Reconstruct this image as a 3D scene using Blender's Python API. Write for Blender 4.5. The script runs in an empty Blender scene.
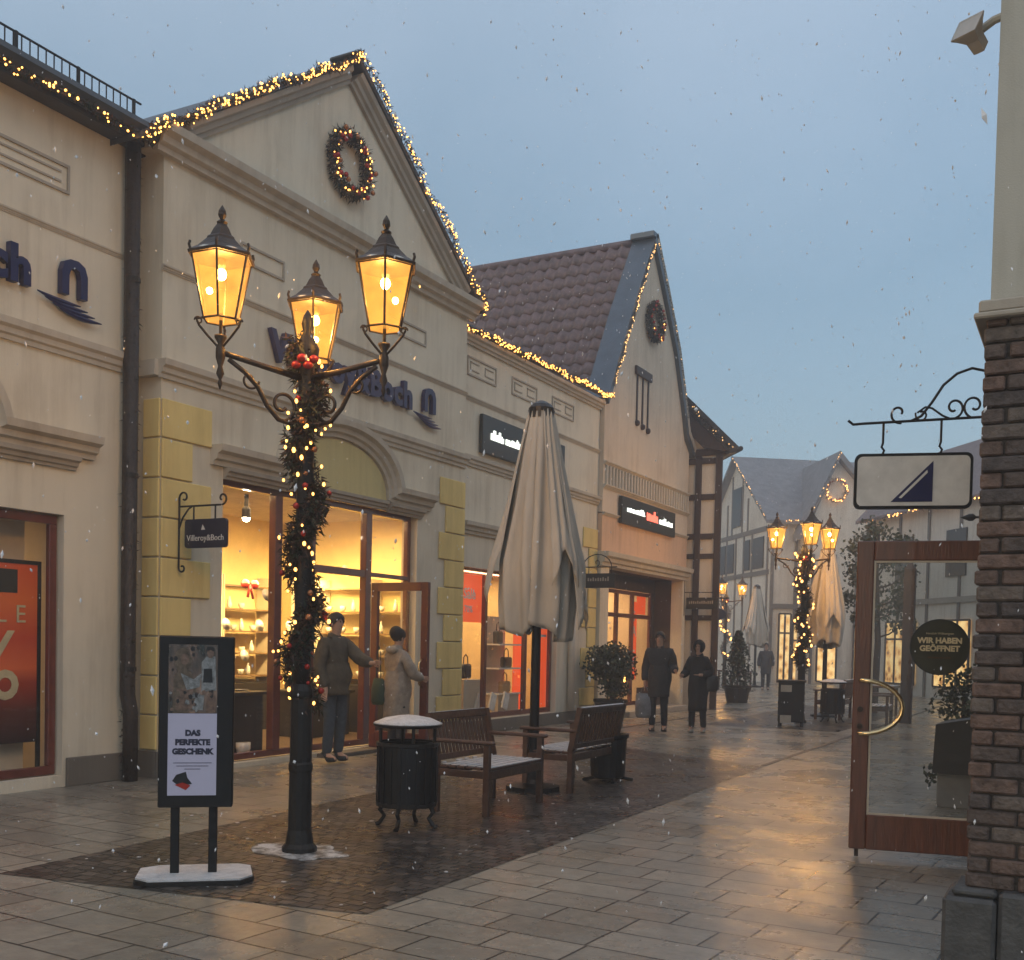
import bpy, math, random
from mathutils import Matrix, Vector, noise
R=random.Random(7)
sc=bpy.context.scene
COL=sc.collection
PI=math.pi
sin,cos,rad=math.sin,math.cos,math.radians

# ---------------------------------------------------------------- materials
def newmat(name):
    m=bpy.data.materials.new(name); m.use_nodes=True
    nt=m.node_tree; nt.nodes.clear()
    out=nt.nodes.new('ShaderNodeOutputMaterial')
    return m,nt,out
def N(nt,t,**kw):
    n=nt.nodes.new(t)
    for k,v in kw.items():
        if k in n.inputs: n.inputs[k].default_value=v
        else: setattr(n,k,v)
    return n
def ramp(nt,stops,src):
    r=nt.nodes.new('ShaderNodeValToRGB'); el=r.color_ramp.elements
    while len(el)<len(stops): el.new(.5)
    for e,(p,c) in zip(el,stops): e.position=p; e.color=(*c,1)
    nt.links.new(src,r.inputs[0]); return r
def basic(name,col,rough=.6,metal=0,var=.15,scale=6,bump=.1,bscale=40,spec=.5,stretch=(1,1,1),coat=0):
    m,nt,out=newmat(name)
    b=N(nt,'ShaderNodeBsdfPrincipled',Roughness=rough,Metallic=metal)
    b.inputs['Specular IOR Level'].default_value=spec
    if coat: b.inputs['Coat Weight'].default_value=coat
    tc=N(nt,'ShaderNodeTexCoord'); mp=N(nt,'ShaderNodeMapping'); mp.inputs['Scale'].default_value=stretch
    nt.links.new(tc.outputs['Object'],mp.inputs[0])
    n1=N(nt,'ShaderNodeTexNoise',Scale=scale,Detail=6.0,Roughness=.6); nt.links.new(mp.outputs[0],n1.inputs['Vector'])
    lo=tuple(max(0,c*(1-var)) for c in col); hi=tuple(min(1,c*(1+var)) for c in col)
    r=ramp(nt,[(.3,lo),(.7,hi)],n1.outputs[0]); nt.links.new(r.outputs[0],b.inputs['Base Color'])
    if bump:
        n2=N(nt,'ShaderNodeTexNoise',Scale=bscale,Detail=4.0); nt.links.new(mp.outputs[0],n2.inputs['Vector'])
        bp=N(nt,'ShaderNodeBump',Strength=bump,Distance=.02); nt.links.new(n2.outputs[0],bp.inputs['Height'])
        nt.links.new(bp.outputs[0],b.inputs['Normal'])
    nt.links.new(b.outputs[0],out.inputs[0]); return m
def plaster(name,col):
    """painted render with faint vertical rain streaks and blotches"""
    m,nt,out=newmat(name)
    b=N(nt,'ShaderNodeBsdfPrincipled',Roughness=.85); b.inputs['Specular IOR Level'].default_value=.25
    tc=N(nt,'ShaderNodeTexCoord')
    mp=N(nt,'ShaderNodeMapping'); mp.inputs['Scale'].default_value=(3,3,.25); nt.links.new(tc.outputs['Object'],mp.inputs[0])
    s=N(nt,'ShaderNodeTexNoise',Scale=2.2,Detail=6.0,Roughness=.65); nt.links.new(mp.outputs[0],s.inputs['Vector'])
    g=N(nt,'ShaderNodeTexNoise',Scale=.9,Detail=7.0,Roughness=.6); nt.links.new(tc.outputs['Object'],g.inputs['Vector'])
    mx=N(nt,'ShaderNodeMath',operation='ADD'); nt.links.new(s.outputs[0],mx.inputs[0]); nt.links.new(g.outputs[0],mx.inputs[1])
    hf=N(nt,'ShaderNodeMath',operation='MULTIPLY'); hf.inputs[1].default_value=.5; nt.links.new(mx.outputs[0],hf.inputs[0])
    lo=tuple(c*.78*(1-.03*i) for i,c in enumerate(col)); hi=tuple(min(1,c*1.06) for c in col)
    r=ramp(nt,[(.33,lo),(.52,col),(.68,hi)],hf.outputs[0]); nt.links.new(r.outputs[0],b.inputs['Base Color'])
    n2=N(nt,'ShaderNodeTexNoise',Scale=120.0,Detail=3.0); nt.links.new(tc.outputs['Object'],n2.inputs['Vector'])
    bp=N(nt,'ShaderNodeBump',Strength=.18,Distance=.01); nt.links.new(n2.outputs[0],bp.inputs['Height'])
    nt.links.new(bp.outputs[0],b.inputs['Normal']); nt.links.new(b.outputs[0],out.inputs[0]); return m
def emit(name,col,st,base=None):
    m,nt,out=newmat(name)
    b=N(nt,'ShaderNodeBsdfPrincipled',Roughness=.5); b.inputs['Base Color'].default_value=(*(base or col),1)
    b.inputs['Emission Color'].default_value=(*col,1); b.inputs['Emission Strength'].default_value=st
    nt.links.new(b.outputs[0],out.inputs[0]); return m
def fresnel_front(nt,ior):
    fr=N(nt,'ShaderNodeFresnel',IOR=ior); ge=N(nt,'ShaderNodeNewGeometry'); inv=N(nt,'ShaderNodeMath',operation='SUBTRACT'); inv.inputs[0].default_value=1
    nt.links.new(ge.outputs['Backfacing'],inv.inputs[1]); mu=N(nt,'ShaderNodeMath',operation='MULTIPLY'); nt.links.new(fr.outputs[0],mu.inputs[0]); nt.links.new(inv.outputs[0],mu.inputs[1]); return mu
def glass(name,tint=(1,1,1),rough=.02,haze=.0,hazecol=(.5,.5,.5)):
    m,nt,out=newmat(name)
    t=N(nt,'ShaderNodeBsdfTransparent'); t.inputs[0].default_value=(*tint,1)
    g=N(nt,'ShaderNodeBsdfGlossy',Roughness=rough); g.inputs[0].default_value=(.95,.95,.95,1)
    fr=fresnel_front(nt,1.45)
    mx=N(nt,'ShaderNodeMixShader'); nt.links.new(fr.outputs[0],mx.inputs[0]); nt.links.new(t.outputs[0],mx.inputs[1]); nt.links.new(g.outputs[0],mx.inputs[2])
    last=mx
    if haze:
        d=N(nt,'ShaderNodeBsdfDiffuse'); d.inputs[0].default_value=(*hazecol,1)
        m2=N(nt,'ShaderNodeMixShader'); m2.inputs[0].default_value=haze
        nt.links.new(mx.outputs[0],m2.inputs[1]); nt.links.new(d.outputs[0],m2.inputs[2]); last=m2
    nt.links.new(last.outputs[0],out.inputs[0]); return m
def lantern_glass():
    m,nt,out=newmat('amber_glass')
    t=N(nt,'ShaderNodeBsdfTransparent'); t.inputs[0].default_value=(1,.80,.42,1)
    e=N(nt,'ShaderNodeEmission'); e.inputs[0].default_value=(1,.42,.07,1)
    tc=N(nt,'ShaderNodeTexCoord'); n1=N(nt,'ShaderNodeTexNoise',Scale=7.0,Detail=3.0); nt.links.new(tc.outputs['Object'],n1.inputs['Vector'])
    mr=N(nt,'ShaderNodeMapRange'); mr.inputs[1].default_value=.3; mr.inputs[2].default_value=.75; mr.inputs[3].default_value=1.2; mr.inputs[4].default_value=2.2
    nt.links.new(n1.outputs[0],mr.inputs[0]); nt.links.new(mr.outputs[0],e.inputs[1])
    mx=N(nt,'ShaderNodeMixShader'); mx.inputs[0].default_value=.38
    nt.links.new(t.outputs[0],mx.inputs[1]); nt.links.new(e.outputs[0],mx.inputs[2])
    g=N(nt,'ShaderNodeBsdfGlossy',Roughness=.1); fr=fresnel_front(nt,1.4)
    m3=N(nt,'ShaderNodeMixShader'); nt.links.new(fr.outputs[0],m3.inputs[0]); nt.links.new(mx.outputs[0],m3.inputs[1]); nt.links.new(g.outputs[0],m3.inputs[2])
    nt.links.new(m3.outputs[0],out.inputs[0]); return m
def paving():
    m,nt,out=newmat('wet_paving')
    b=N(nt,'ShaderNodeBsdfPrincipled'); b.inputs['Specular IOR Level'].default_value=.5
    tc=N(nt,'ShaderNodeTexCoord')
    mp=N(nt,'ShaderNodeMapping'); mp.inputs['Rotation'].default_value=(0,0,rad(3)); nt.links.new(tc.outputs['Object'],mp.inputs[0])
    w=N(nt,'ShaderNodeTexNoise',Scale=.8,Detail=2.0); nt.links.new(mp.outputs[0],w.inputs['Vector'])
    wa=N(nt,'ShaderNodeMixRGB',blend_type='LINEAR_LIGHT'); wa.inputs[0].default_value=.02; nt.links.new(mp.outputs[0],wa.inputs[1]); nt.links.new(w.outputs[1],wa.inputs[2])
    def bricks(c1,c2,mo):
        k=N(nt,'ShaderNodeTexBrick',Scale=1.0); k.offset=.37; k.squash=1.35; k.squash_frequency=3
        k.inputs['Brick Width'].default_value=.48; k.inputs['Row Height'].default_value=.34; k.inputs['Mortar Size'].default_value=.008
        k.inputs['Mortar Smooth'].default_value=.3; k.inputs['Bias'].default_value=0
        k.inputs['Color1'].default_value=(*c1,1); k.inputs['Color2'].default_value=(*c2,1); k.inputs['Mortar'].default_value=(*mo,1)
        nt.links.new(wa.outputs[0],k.inputs['Vector']); return k
    k=bricks((.26,.24,.205),(.38,.345,.29),(.045,.04,.035))
    big=N(nt,'ShaderNodeTexNoise',Scale=.35,Detail=6.0,Roughness=.6); nt.links.new(tc.outputs['Object'],big.inputs['Vector'])
    fine=N(nt,'ShaderNodeTexNoise',Scale=9.0,Detail=8.0,Roughness=.7); nt.links.new(tc.outputs['Object'],fine.inputs['Vector'])
    rb=ramp(nt,[(.35,(.62,.60,.58)),(.62,(1.05,1.04,1.0))],big.outputs[0])
    rf=ramp(nt,[(.3,(.72,.72,.72)),(.7,(1.1,1.1,1.1))],fine.outputs[0])
    m1=N(nt,'ShaderNodeMixRGB',blend_type='MULTIPLY'); m1.inputs[0].default_value=1; nt.links.new(k.outputs[0],m1.inputs[1]); nt.links.new(rb.outputs[0],m1.inputs[2])
    m2=N(nt,'ShaderNodeMixRGB',blend_type='MULTIPLY'); m2.inputs[0].default_value=1; nt.links.new(m1.outputs[0],m2.inputs[1]); nt.links.new(rf.outputs[0],m2.inputs[2])
    nt.links.new(m2.outputs[0],b.inputs['Base Color'])
    wet=N(nt,'ShaderNodeTexNoise',Scale=.9,Detail=7.0,Roughness=.65); nt.links.new(tc.outputs['Object'],wet.inputs['Vector'])
    mr=N(nt,'ShaderNodeMapRange'); mr.inputs[1].default_value=.35; mr.inputs[2].default_value=.68; mr.inputs[3].default_value=.15; mr.inputs[4].default_value=.46
    nt.links.new(wet.outputs[0],mr.inputs[0]); nt.links.new(mr.outputs[0],b.inputs['Roughness'])
    kh=bricks((1,1,1),(.80,.80,.80),(.1,.1,.1))
    fb=N(nt,'ShaderNodeTexNoise',Scale=28.0,Detail=5.0,Roughness=.6); nt.links.new(tc.outputs['Object'],fb.inputs['Vector'])
    b1=N(nt,'ShaderNodeBump',Strength=1.0,Distance=.02); nt.links.new(kh.outputs[0],b1.inputs['Height'])
    b2=N(nt,'ShaderNodeBump',Strength=.3,Distance=.01); nt.links.new(fb.outputs[0],b2.inputs['Height']); nt.links.new(b1.outputs[0],b2.inputs['Normal'])
    nt.links.new(b2.outputs[0],b.inputs['Normal']); nt.links.new(b.outputs[0],out.inputs[0]); return m
def setts():
    m,nt,out=newmat('wet_setts')
    b=N(nt,'ShaderNodeBsdfPrincipled'); tc=N(nt,'ShaderNodeTexCoord')
    w=N(nt,'ShaderNodeTexNoise',Scale=4.0,Detail=2.0); nt.links.new(tc.outputs['Object'],w.inputs['Vector'])
    wa=N(nt,'ShaderNodeMixRGB',blend_type='LINEAR_LIGHT'); wa.inputs[0].default_value=.06; nt.links.new(tc.outputs['Object'],wa.inputs[1]); nt.links.new(w.outputs[1],wa.inputs[2])
    def kk(c1,c2,mo):
        k=N(nt,'ShaderNodeTexBrick',Scale=1.0); k.inputs['Brick Width'].default_value=.125; k.inputs['Row Height'].default_value=.105; k.inputs['Mortar Size'].default_value=.012
        k.inputs['Mortar Smooth'].default_value=.8
        k.inputs['Color1'].default_value=(*c1,1); k.inputs['Color2'].default_value=(*c2,1); k.inputs['Mortar'].default_value=(*mo,1)
        nt.links.new(wa.outputs[0],k.inputs['Vector']); return k
    k=kk((.03,.026,.025),(.115,.097,.085),(.022,.019,.017)); kh=kk((1,1,1),(.6,.6,.6),(0,0,0))
    f=N(nt,'ShaderNodeTexNoise',Scale=1.3,Detail=8.0,Roughness=.7); nt.links.new(tc.outputs['Object'],f.inputs['Vector'])
    rf=ramp(nt,[(.3,(.6,.6,.6)),(.7,(1.25,1.2,1.15))],f.outputs[0])
    m1=N(nt,'ShaderNodeMixRGB',blend_type='MULTIPLY'); m1.inputs[0].default_value=1; nt.links.new(k.outputs[0],m1.inputs[1]); nt.links.new(rf.outputs[0],m1.inputs[2])
    nt.links.new(m1.outputs[0],b.inputs['Base Color'])
    mr=N(nt,'ShaderNodeMapRange'); mr.inputs[1].default_value=.35; mr.inputs[2].default_value=.68; mr.inputs[3].default_value=.2; mr.inputs[4].default_value=.5
    nt.links.new(f.outputs[0],mr.inputs[0]); nt.links.new(mr.outputs[0],b.inputs['Roughness'])
    b1=N(nt,'ShaderNodeBump',Strength=1.0,Distance=.03); nt.links.new(kh.outputs[0],b1.inputs['Height'])
    fb=N(nt,'ShaderNodeTexNoise',Scale=40.0,Detail=4.0); nt.links.new(tc.outputs['Object'],fb.inputs['Vector'])
    b2=N(nt,'ShaderNodeBump',Strength=.5,Distance=.01); nt.links.new(fb.outputs[0],b2.inputs['Height']); nt.links.new(b1.outputs[0],b2.inputs['Normal'])
    nt.links.new(b2.outputs[0],b.inputs['Normal']); nt.links.new(b.outputs[0],out.inputs[0]); return m
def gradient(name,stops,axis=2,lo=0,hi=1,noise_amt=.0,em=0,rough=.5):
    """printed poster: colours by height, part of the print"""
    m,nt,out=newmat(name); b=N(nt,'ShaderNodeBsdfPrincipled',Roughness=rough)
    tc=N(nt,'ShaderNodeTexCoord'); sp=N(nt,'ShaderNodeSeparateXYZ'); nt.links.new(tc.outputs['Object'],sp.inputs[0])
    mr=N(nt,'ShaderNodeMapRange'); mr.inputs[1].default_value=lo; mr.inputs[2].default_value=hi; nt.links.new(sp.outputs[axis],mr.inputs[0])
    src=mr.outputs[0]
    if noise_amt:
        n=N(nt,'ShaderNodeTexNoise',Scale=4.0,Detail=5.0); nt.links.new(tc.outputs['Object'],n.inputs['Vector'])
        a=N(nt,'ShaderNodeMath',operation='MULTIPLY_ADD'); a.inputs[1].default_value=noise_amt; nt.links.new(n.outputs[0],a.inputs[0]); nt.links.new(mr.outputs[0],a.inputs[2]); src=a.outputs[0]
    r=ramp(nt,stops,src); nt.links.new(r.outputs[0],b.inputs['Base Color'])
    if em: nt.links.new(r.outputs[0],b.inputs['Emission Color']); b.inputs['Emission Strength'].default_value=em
    nt.links.new(b.outputs[0],out.inputs[0]); return m

M={}
M['cream']=plaster('cream_render',(.68,.61,.48))
M['peach2']=plaster('pale_peach_render',(.64,.53,.41))
M['cream2']=plaster('pale_cream_render',(.70,.63,.50))
M['peach']=plaster('peach_render',(.66,.44,.29))
M['trim']=plaster('stone_trim',(.54,.485,.40))
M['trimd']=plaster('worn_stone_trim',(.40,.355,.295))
M['yellow']=plaster('yellow_quoin_render',(.78,.60,.24))
M['lunette']=plaster('yellow_lunette_render',(.60,.50,.24))
M['plinth']=plaster('grey_plinth_render',(.17,.15,.125))
M['farwhite']=plaster('white_house_render',(.70,.64,.55))
M['greywall']=plaster('grey_beige_render',(.45,.43,.37))
M['iron']=basic('black_iron',(.014,.012,.011),.5,0,bump=.25,spec=.35)
M['bronze']=basic('weathered_bronze',(.045,.030,.021),.45,.5,bump=.25)
M['black']=basic('black_paint',(.008,.008,.009),.45,0,bump=.05,spec=.3)
M['zinc']=basic('blue_grey_zinc',(.10,.12,.145),.4,.5,bump=.1,scale=3)
M['gutter']=basic('dark_gutter_zinc',(.05,.05,.052),.45,.4,bump=.1)
M['timberd']=basic('dark_red_timber',(.042,.026,.024),.6,bump=.4,bscale=25,stretch=(1,1,.15))
M['grytimber']=basic('grey_timber',(.17,.15,.13),.7,bump=.4,bscale=25)
M['redframe']=basic('dark_red_window_frame',(.135,.030,.018),.32,0,var=.25,bump=.08,coat=.5)
M['doorwood']=basic('varnished_red_wood',(.115,.034,.014),.33,0,var=.35,scale=5,bump=.2,bscale=18,stretch=(6,6,.5),coat=.4)
M['teak']=basic('wet_brown_teak',(.095,.048,.030),.42,0,var=.35,scale=9,bump=.35,bscale=30,stretch=(1,1,1))
M['pipe']=basic('dark_brown_pipe',(.030,.020,.015),.5,.2,var=.4,scale=14,bump=.6,bscale=35)
M['snow']=basic('thin_wet_snow',(.62,.62,.63),.55,0,var=.2,scale=14,bump=.6,bscale=45)
M['canvas']=basic('beige_canvas',(.60,.545,.465),.9,0,var=.14,scale=3,bump=.3,bscale=220,spec=.15,stretch=(1,1,.3))
M['slate']=basic('dark_slate_roof',(.05,.052,.06),.5,var=.35,scale=8,bump=.4,bscale=20)
M['snowroof']=basic('snow_dusted_roof',(.22,.215,.225),.7,var=.22,scale=3,bump=.4,bscale=15)
M['pinkroof']=basic('dusted_red_brown_roof',(.20,.155,.15),.7,var=.18,scale=3,bump=.4,bscale=18)
M['navy']=basic('navy_letter',(.010,.012,.075),.35,bump=.0)
M['navysign']=basic('navy_enamel',(.014,.016,.04),.3,bump=.05)
M['whitepaint']=basic('white_lettering',(.7,.69,.66),.5,bump=0)
M['gold']=basic('pale_gold_lettering',(.6,.5,.3),.4,bump=0)
M['brass']=basic('brushed_brass',(.72,.55,.30),.22,1,var=.1,bump=.05)
M['signwhite']=basic('off_white_sign_face',(.66,.66,.64),.4,bump=.03)
M['stone']=basic('dark_bluestone',(.060,.060,.060),.6,var=.35,scale=9,bump=.5,bscale=30)
M['concrete']=basic('grey_concrete',(.2,.2,.2),.7)
M['glass']=glass('shop_glass')
M['doorglass']=glass('door_glass',tint=(.86,.87,.86),haze=.02,hazecol=(.45,.45,.45))
M['amber']=lantern_glass()
M['lampbulb']=emit('lamp_bulb_glow',(1,.74,.36),60)
M['fairy']=emit('fairy_light_glow',(1,.44,.09),4.2)
M['fairyfar']=emit('distant_fairy_glow',(1,.46,.12),3.6)
M['needle']=basic('fir_needle',(.022,.032,.016),.7,var=.5,scale=12,bump=0)
M['needleb']=basic('brown_fir_tinsel',(.055,.026,.016),.6,var=.5,scale=12,bump=0)
M['leaf']=basic('dark_leaf',(.045,.065,.028),.55,var=.5,scale=5,bump=0)
M['leaf2']=basic('grey_green_leaf',(.075,.085,.06),.6,var=.4,scale=5,bump=0)
M['bark']=basic('bark',(.07,.05,.04),.9,var=.4,bump=.8,bscale=30)
M['bauble']=basic('red_bauble',(.42,.03,.02),.18,.35,bump=0)
M['baubleg']=basic('copper_bauble',(.42,.17,.07),.2,.6,bump=0)
M['litwhite']=emit('backlit_white_letters',(.93,1,.90),1.5)
M['litred']=emit('backlit_red_letters',(1,.16,.10),1.3)
M['signblack']=basic('charcoal_sign_panel',(.022,.026,.024),.35,bump=.03)
M['inwall']=basic('warm_interior_wall',(.78,.60,.30),.8,var=.06,bump=0)
M['inwall2']=basic('pale_interior_wall',(.62,.52,.38),.8,var=.06,bump=0)
M['infloor']=basic('interior_floor',(.16,.11,.07),.3,bump=0)
M['ceil']=basic('interior_ceiling',(.60,.52,.42),.8,bump=0)
M['shelf']=basic('dark_shelf_edge',(.20,.12,.05),.5,bump=0)
M['darkfurn']=basic('dark_display_furniture',(.03,.024,.02),.4,bump=0)
M['ceramic']=basic('white_porcelain',(.8,.78,.72),.15,bump=0)
M['bagdark']=basic('black_leather',(.02,.018,.018),.4,bump=.1)
M['bagtan']=basic('tan_leather',(.45,.28,.12),.45,bump=.1)
M['orange']=emit('glow_added_orange_sheet',(.95,.10,.02),.42,(.8,.10,.02))  # emission added to make the sheets brighter; nothing backlights them
M['spot']=emit('ceiling_spot_glow',(1,.85,.55),30)
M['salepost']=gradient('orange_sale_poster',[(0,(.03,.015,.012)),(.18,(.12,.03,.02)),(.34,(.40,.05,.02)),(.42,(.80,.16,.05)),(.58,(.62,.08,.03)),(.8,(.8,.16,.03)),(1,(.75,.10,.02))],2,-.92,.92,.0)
M['photo']=None
M['skin']=basic('skin',(.50,.30,.21),.5,var=.06,bump=0)
M['hair']=basic('dark_hair',(.02,.014,.010),.6,var=.3,bump=.4,bscale=60)
M['paving']=paving(); M['setts']=setts()

def pantile():
    return basic('wet_brown_pantile',(.15,.095,.095),.33,0,var=.4,scale=5,bump=.3,bscale=30)
M['pantile']=pantile()
def brickmats():
    cols=[(.105,.066,.050),(.130,.078,.058),(.080,.056,.046),(.110,.084,.068),(.066,.050,.045)]
    return [basic('weathered_brick_%s'%n,c,.7,0,var=.45,scale=16,bump=.9,bscale=28) for n,c in zip(('red','orange','dark','grey','burnt'),cols)]
M['mortar']=basic('dark_mortar',(.050,.042,.036),.9,bump=.5)

# ---------------------------------------------------------------- mesh builder
def origin(o):
    v=Vector((0,0,0))
    while o is not None: v+=o.location; o=o.parent
    return v
class MB:
    def __init__(s,T=None): s.v=[];s.f=[];s.mi=[];s.T=T;s.m=0
    def add(s,vs,fs,T=None):
        b=len(s.v)
        for p in vs:
            p=Vector(p)
            if T is not None: p=T@p
            if s.T is not None: p=s.T@p
            s.v.append(p)
        for f in fs: s.f.append([i+b for i in f]); s.mi.append(s.m)
        return s
    def box(s,x0,x1,y0,y1,z0,z1,T=None):
        if x1<x0:x0,x1=x1,x0
        if y1<y0:y0,y1=y1,y0
        if z1<z0:z0,z1=z1,z0
        vs=[(x,y,z) for z in(z0,z1) for y in(y0,y1) for x in(x0,x1)]
        return s.add(vs,[(0,2,3,1),(4,5,7,6),(0,1,5,4),(2,6,7,3),(0,4,6,2),(1,3,7,5)],T)
    def bbox(s,x0,x1,y0,y1,z0,z1,b=.006,T=None):
        """box with chamfered edges"""
        if x1<x0:x0,x1=x1,x0
        if y1<y0:y0,y1=y1,y0
        if z1<z0:z0,z1=z1,z0
        b=min(b,(x1-x0)*.45,(y1-y0)*.45,(z1-z0)*.45)
        C=[];idx={}
        for sx in(0,1):
            for sy in(0,1):
                for sz in(0,1):
                    X,Y,Z=(x0,x1)[sx],(y0,y1)[sy],(z0,z1)[sz]; dx,dy,dz=(b,-b)[sx],(b,-b)[sy],(b,-b)[sz]
                    for k,p in enumerate(((X,Y+dy,Z+dz),(X+dx,Y,Z+dz),(X+dx,Y+dy,Z))): idx[sx,sy,sz,k]=len(C); C.append(p)
        F=[]
        i=lambda a,b_,c,k:idx[a,b_,c,k]
        for a in(0,1):
            q=[i(a,0,0,0),i(a,1,0,0),i(a,1,1,0),i(a,0,1,0)]; F.append(q if a else q[::-1])
            q=[i(0,a,0,1),i(1,a,0,1),i(1,a,1,1),i(0,a,1,1)]; F.append(q[::-1] if a else q)
            q=[i(0,0,a,2),i(1,0,a,2),i(1,1,a,2),i(0,1,a,2)]; F.append(q if a else q[::-1])
        for a in(0,1):
            for b_ in(0,1):
                q=[i(a,b_,0,0),i(a,b_,1,0),i(a,b_,1,1),i(a,b_,0,1)]; F.append(q if (a^b_) else q[::-1])
                q=[i(a,0,b_,0),i(a,0,b_,2),i(a,1,b_,2),i(a,1,b_,0)]; F.append(q if (a^b_) else q[::-1])
                q=[i(0,a,b_,1),i(1,a,b_,1),i(1,a,b_,2),i(0,a,b_,2)]; F.append(q[::-1] if not(a^b_) else q)
        for a in(0,1):
            for b_ in(0,1):
                for c in(0,1):
                    q=[i(a,b_,c,0),i(a,b_,c,1),i(a,b_,c,2)]; F.append(q if (a^b_^c) else q[::-1])
        return s.add(C,F,T)
    def tube(s,pts,r,n=8,T=None,cap=True):
        pts=[Vector(p) for p in pts]; m=len(pts)
        rs=r if isinstance(r,(list,tuple)) else [r]*m
        vs=[];up=None
        for i,p in enumerate(pts):
            t=(pts[min(i+1,m-1)]-pts[max(i-1,0)])
            if t.length<1e-9: t=Vector((0,0,1))
            t.normalize()
            if up is None: up=Vector((0,0,1)) if abs(t.z)<.9 else Vector((1,0,0))
            a=t.cross(up)
            if a.length<1e-6: a=t.orthogonal()
            a.normalize(); b=a.cross(t); up=b
            for k in range(n):
                an=2*PI*k/n; vs.append(p+(a*cos(an)+b*sin(an))*rs[i])
        fs=[]
        for i in range(m-1):
            for k in range(n): fs.append((i*n+k,i*n+(k+1)%n,(i+1)*n+(k+1)%n,(i+1)*n+k))
        if cap: fs.append(tuple(range(n))[::-1]); fs.append(tuple((m-1)*n+k for k in range(n)))
        return s.add(vs,fs,T)
    def lathe(s,prof,c=(0,0),n=16,T=None,sx=1,sy=1,cap=True,ph=0):
        vs=[];fs=[];m=len(prof)
        for r,z in prof:
            for k in range(n):
                a=2*PI*(k+ph)/n; vs.append((c[0]+r*cos(a)*sx,c[1]+r*sin(a)*sy,z))
        for i in range(m-1):
            for k in range(n): fs.append((i*n+k,i*n+(k+1)%n,(i+1)*n+(k+1)%n,(i+1)*n+k))
        if cap: fs.append(tuple(range(n))[::-1]); fs.append(tuple((m-1)*n+k for k in range(n)))
        return s.add(vs,fs,T)
    def ball(s,c,r,n=8,m=6,sc3=(1,1,1),T=None):
        vs=[(c[0],c[1],c[2]-r*sc3[2])];fs=[]
        for i in range(1,m):
            a=-PI/2+PI*i/m
            for k in range(n): vs.append((c[0]+r*sc3[0]*cos(a)*cos(2*PI*k/n),c[1]+r*sc3[1]*cos(a)*sin(2*PI*k/n),c[2]+r*sc3[2]*sin(a)))
        vs.append((c[0],c[1],c[2]+r*sc3[2])); t=len(vs)-1
        for k in range(n): fs.append((0,1+(k+1)%n,1+k)); fs.append((t,1+(m-2)*n+k,1+(m-2)*n+(k+1)%n))
        for i in range(m-2):
            for k in range(n): fs.append((1+i*n+k,1+i*n+(k+1)%n,1+(i+1)*n+(k+1)%n,1+(i+1)*n+k))
        return s.add(vs,fs,T)
    def prism(s,poly,d0,d1,axis='x',T=None):
        """polygon in the plane normal to axis, extruded d0..d1"""
        n=len(poly)
        def mk(p,d):
            return {'x':(d,p[0],p[1]),'y':(p[0],d,p[1]),'z':(p[0],p[1],d)}[axis]
        vs=[mk(p,d0) for p in poly]+[mk(p,d1) for p in poly]
        fs=[tuple(range(n))[::-1],tuple(range(n,2*n))]+[(i,(i+1)%n,n+(i+1)%n,n+i) for i in range(n)]
        return s.add(vs,fs,T)
    def sweep(s,path,prof,X,T=None,closed=False):
        """moulding on a wall facing +x: path of (y,z); prof of (n,dx): offset along the path's left normal and outward"""
        P=[Vector(p) for p in path]; m=len(P); k=len(prof); vs=[];fs=[]
        for i,p in enumerate(P):
            a=(P[i]-P[i-1]).normalized() if i>0 else (P[1]-P[0]).normalized()
            b=(P[i+1]-P[i]).normalized() if i<m-1 else a
            na=Vector((-a.y,a.x)); nb=Vector((-b.y,b.x)); nn=(na+nb)
            if nn.length<1e-6: nn=na
            nn.normalize(); sc_=1/max(.35,nn.dot(na))
            for o,dx in prof: q=p+nn*o*sc_; vs.append((X+dx,q.x,q.y))
        for i in range(m-1):
            for j in range(k): fs.append((i*k+j,(i+1)*k+j,(i+1)*k+(j+1)%k,i*k+(j+1)%k))
        fs.append(tuple(range(k))); fs.append(tuple((m-1)*k+j for j in range(k))[::-1])
        return s.add(vs,fs,T)
    def wall(s,X,y0,y1,z0,z1,holes=(),depth=.3,T=None):
        """wall slab facing +x at X with rectangular holes (ya,yb,za,zb), with reveals"""
        ys=sorted({y0,y1,*[h[0] for h in holes],*[h[1] for h in holes]}); zs=sorted({z0,z1,*[h[2] for h in holes],*[h[3] for h in holes]})
        ys=[y for y in ys if y0<=y<=y1]; zs=[z for z in zs if z0<=z<=z1]
        def hole(a,b,c,d): return any(h[0]<=a+1e-6 and b<=h[1]+1e-6 and h[2]<=c+1e-6 and d<=h[3]+1e-6 for h in holes)
        for i in range(len(ys)-1):
            for j in range(len(zs)-1):
                a,b,c,d=ys[i],ys[i+1],zs[j],zs[j+1]
                if hole(a,b,c,d): continue
                s.add([(X,a,c),(X,b,c),(X,b,d),(X,a,d)],[(0,1,2,3)],T)
                s.add([(X-depth,a,c),(X-depth,b,c),(X-depth,b,d),(X-depth,a,d)],[(3,2,1,0)],T)
        e=X-depth
        for q in ([(X,y0,z0),(e,y0,z0),(e,y0,z1),(X,y0,z1)],[(X,y1,z0),(X,y1,z1),(e,y1,z1),(e,y1,z0)],[(X,y0,z1),(e,y0,z1),(e,y1,z1),(X,y1,z1)]): s.add(q,[(3,2,1,0)],T)
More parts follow.
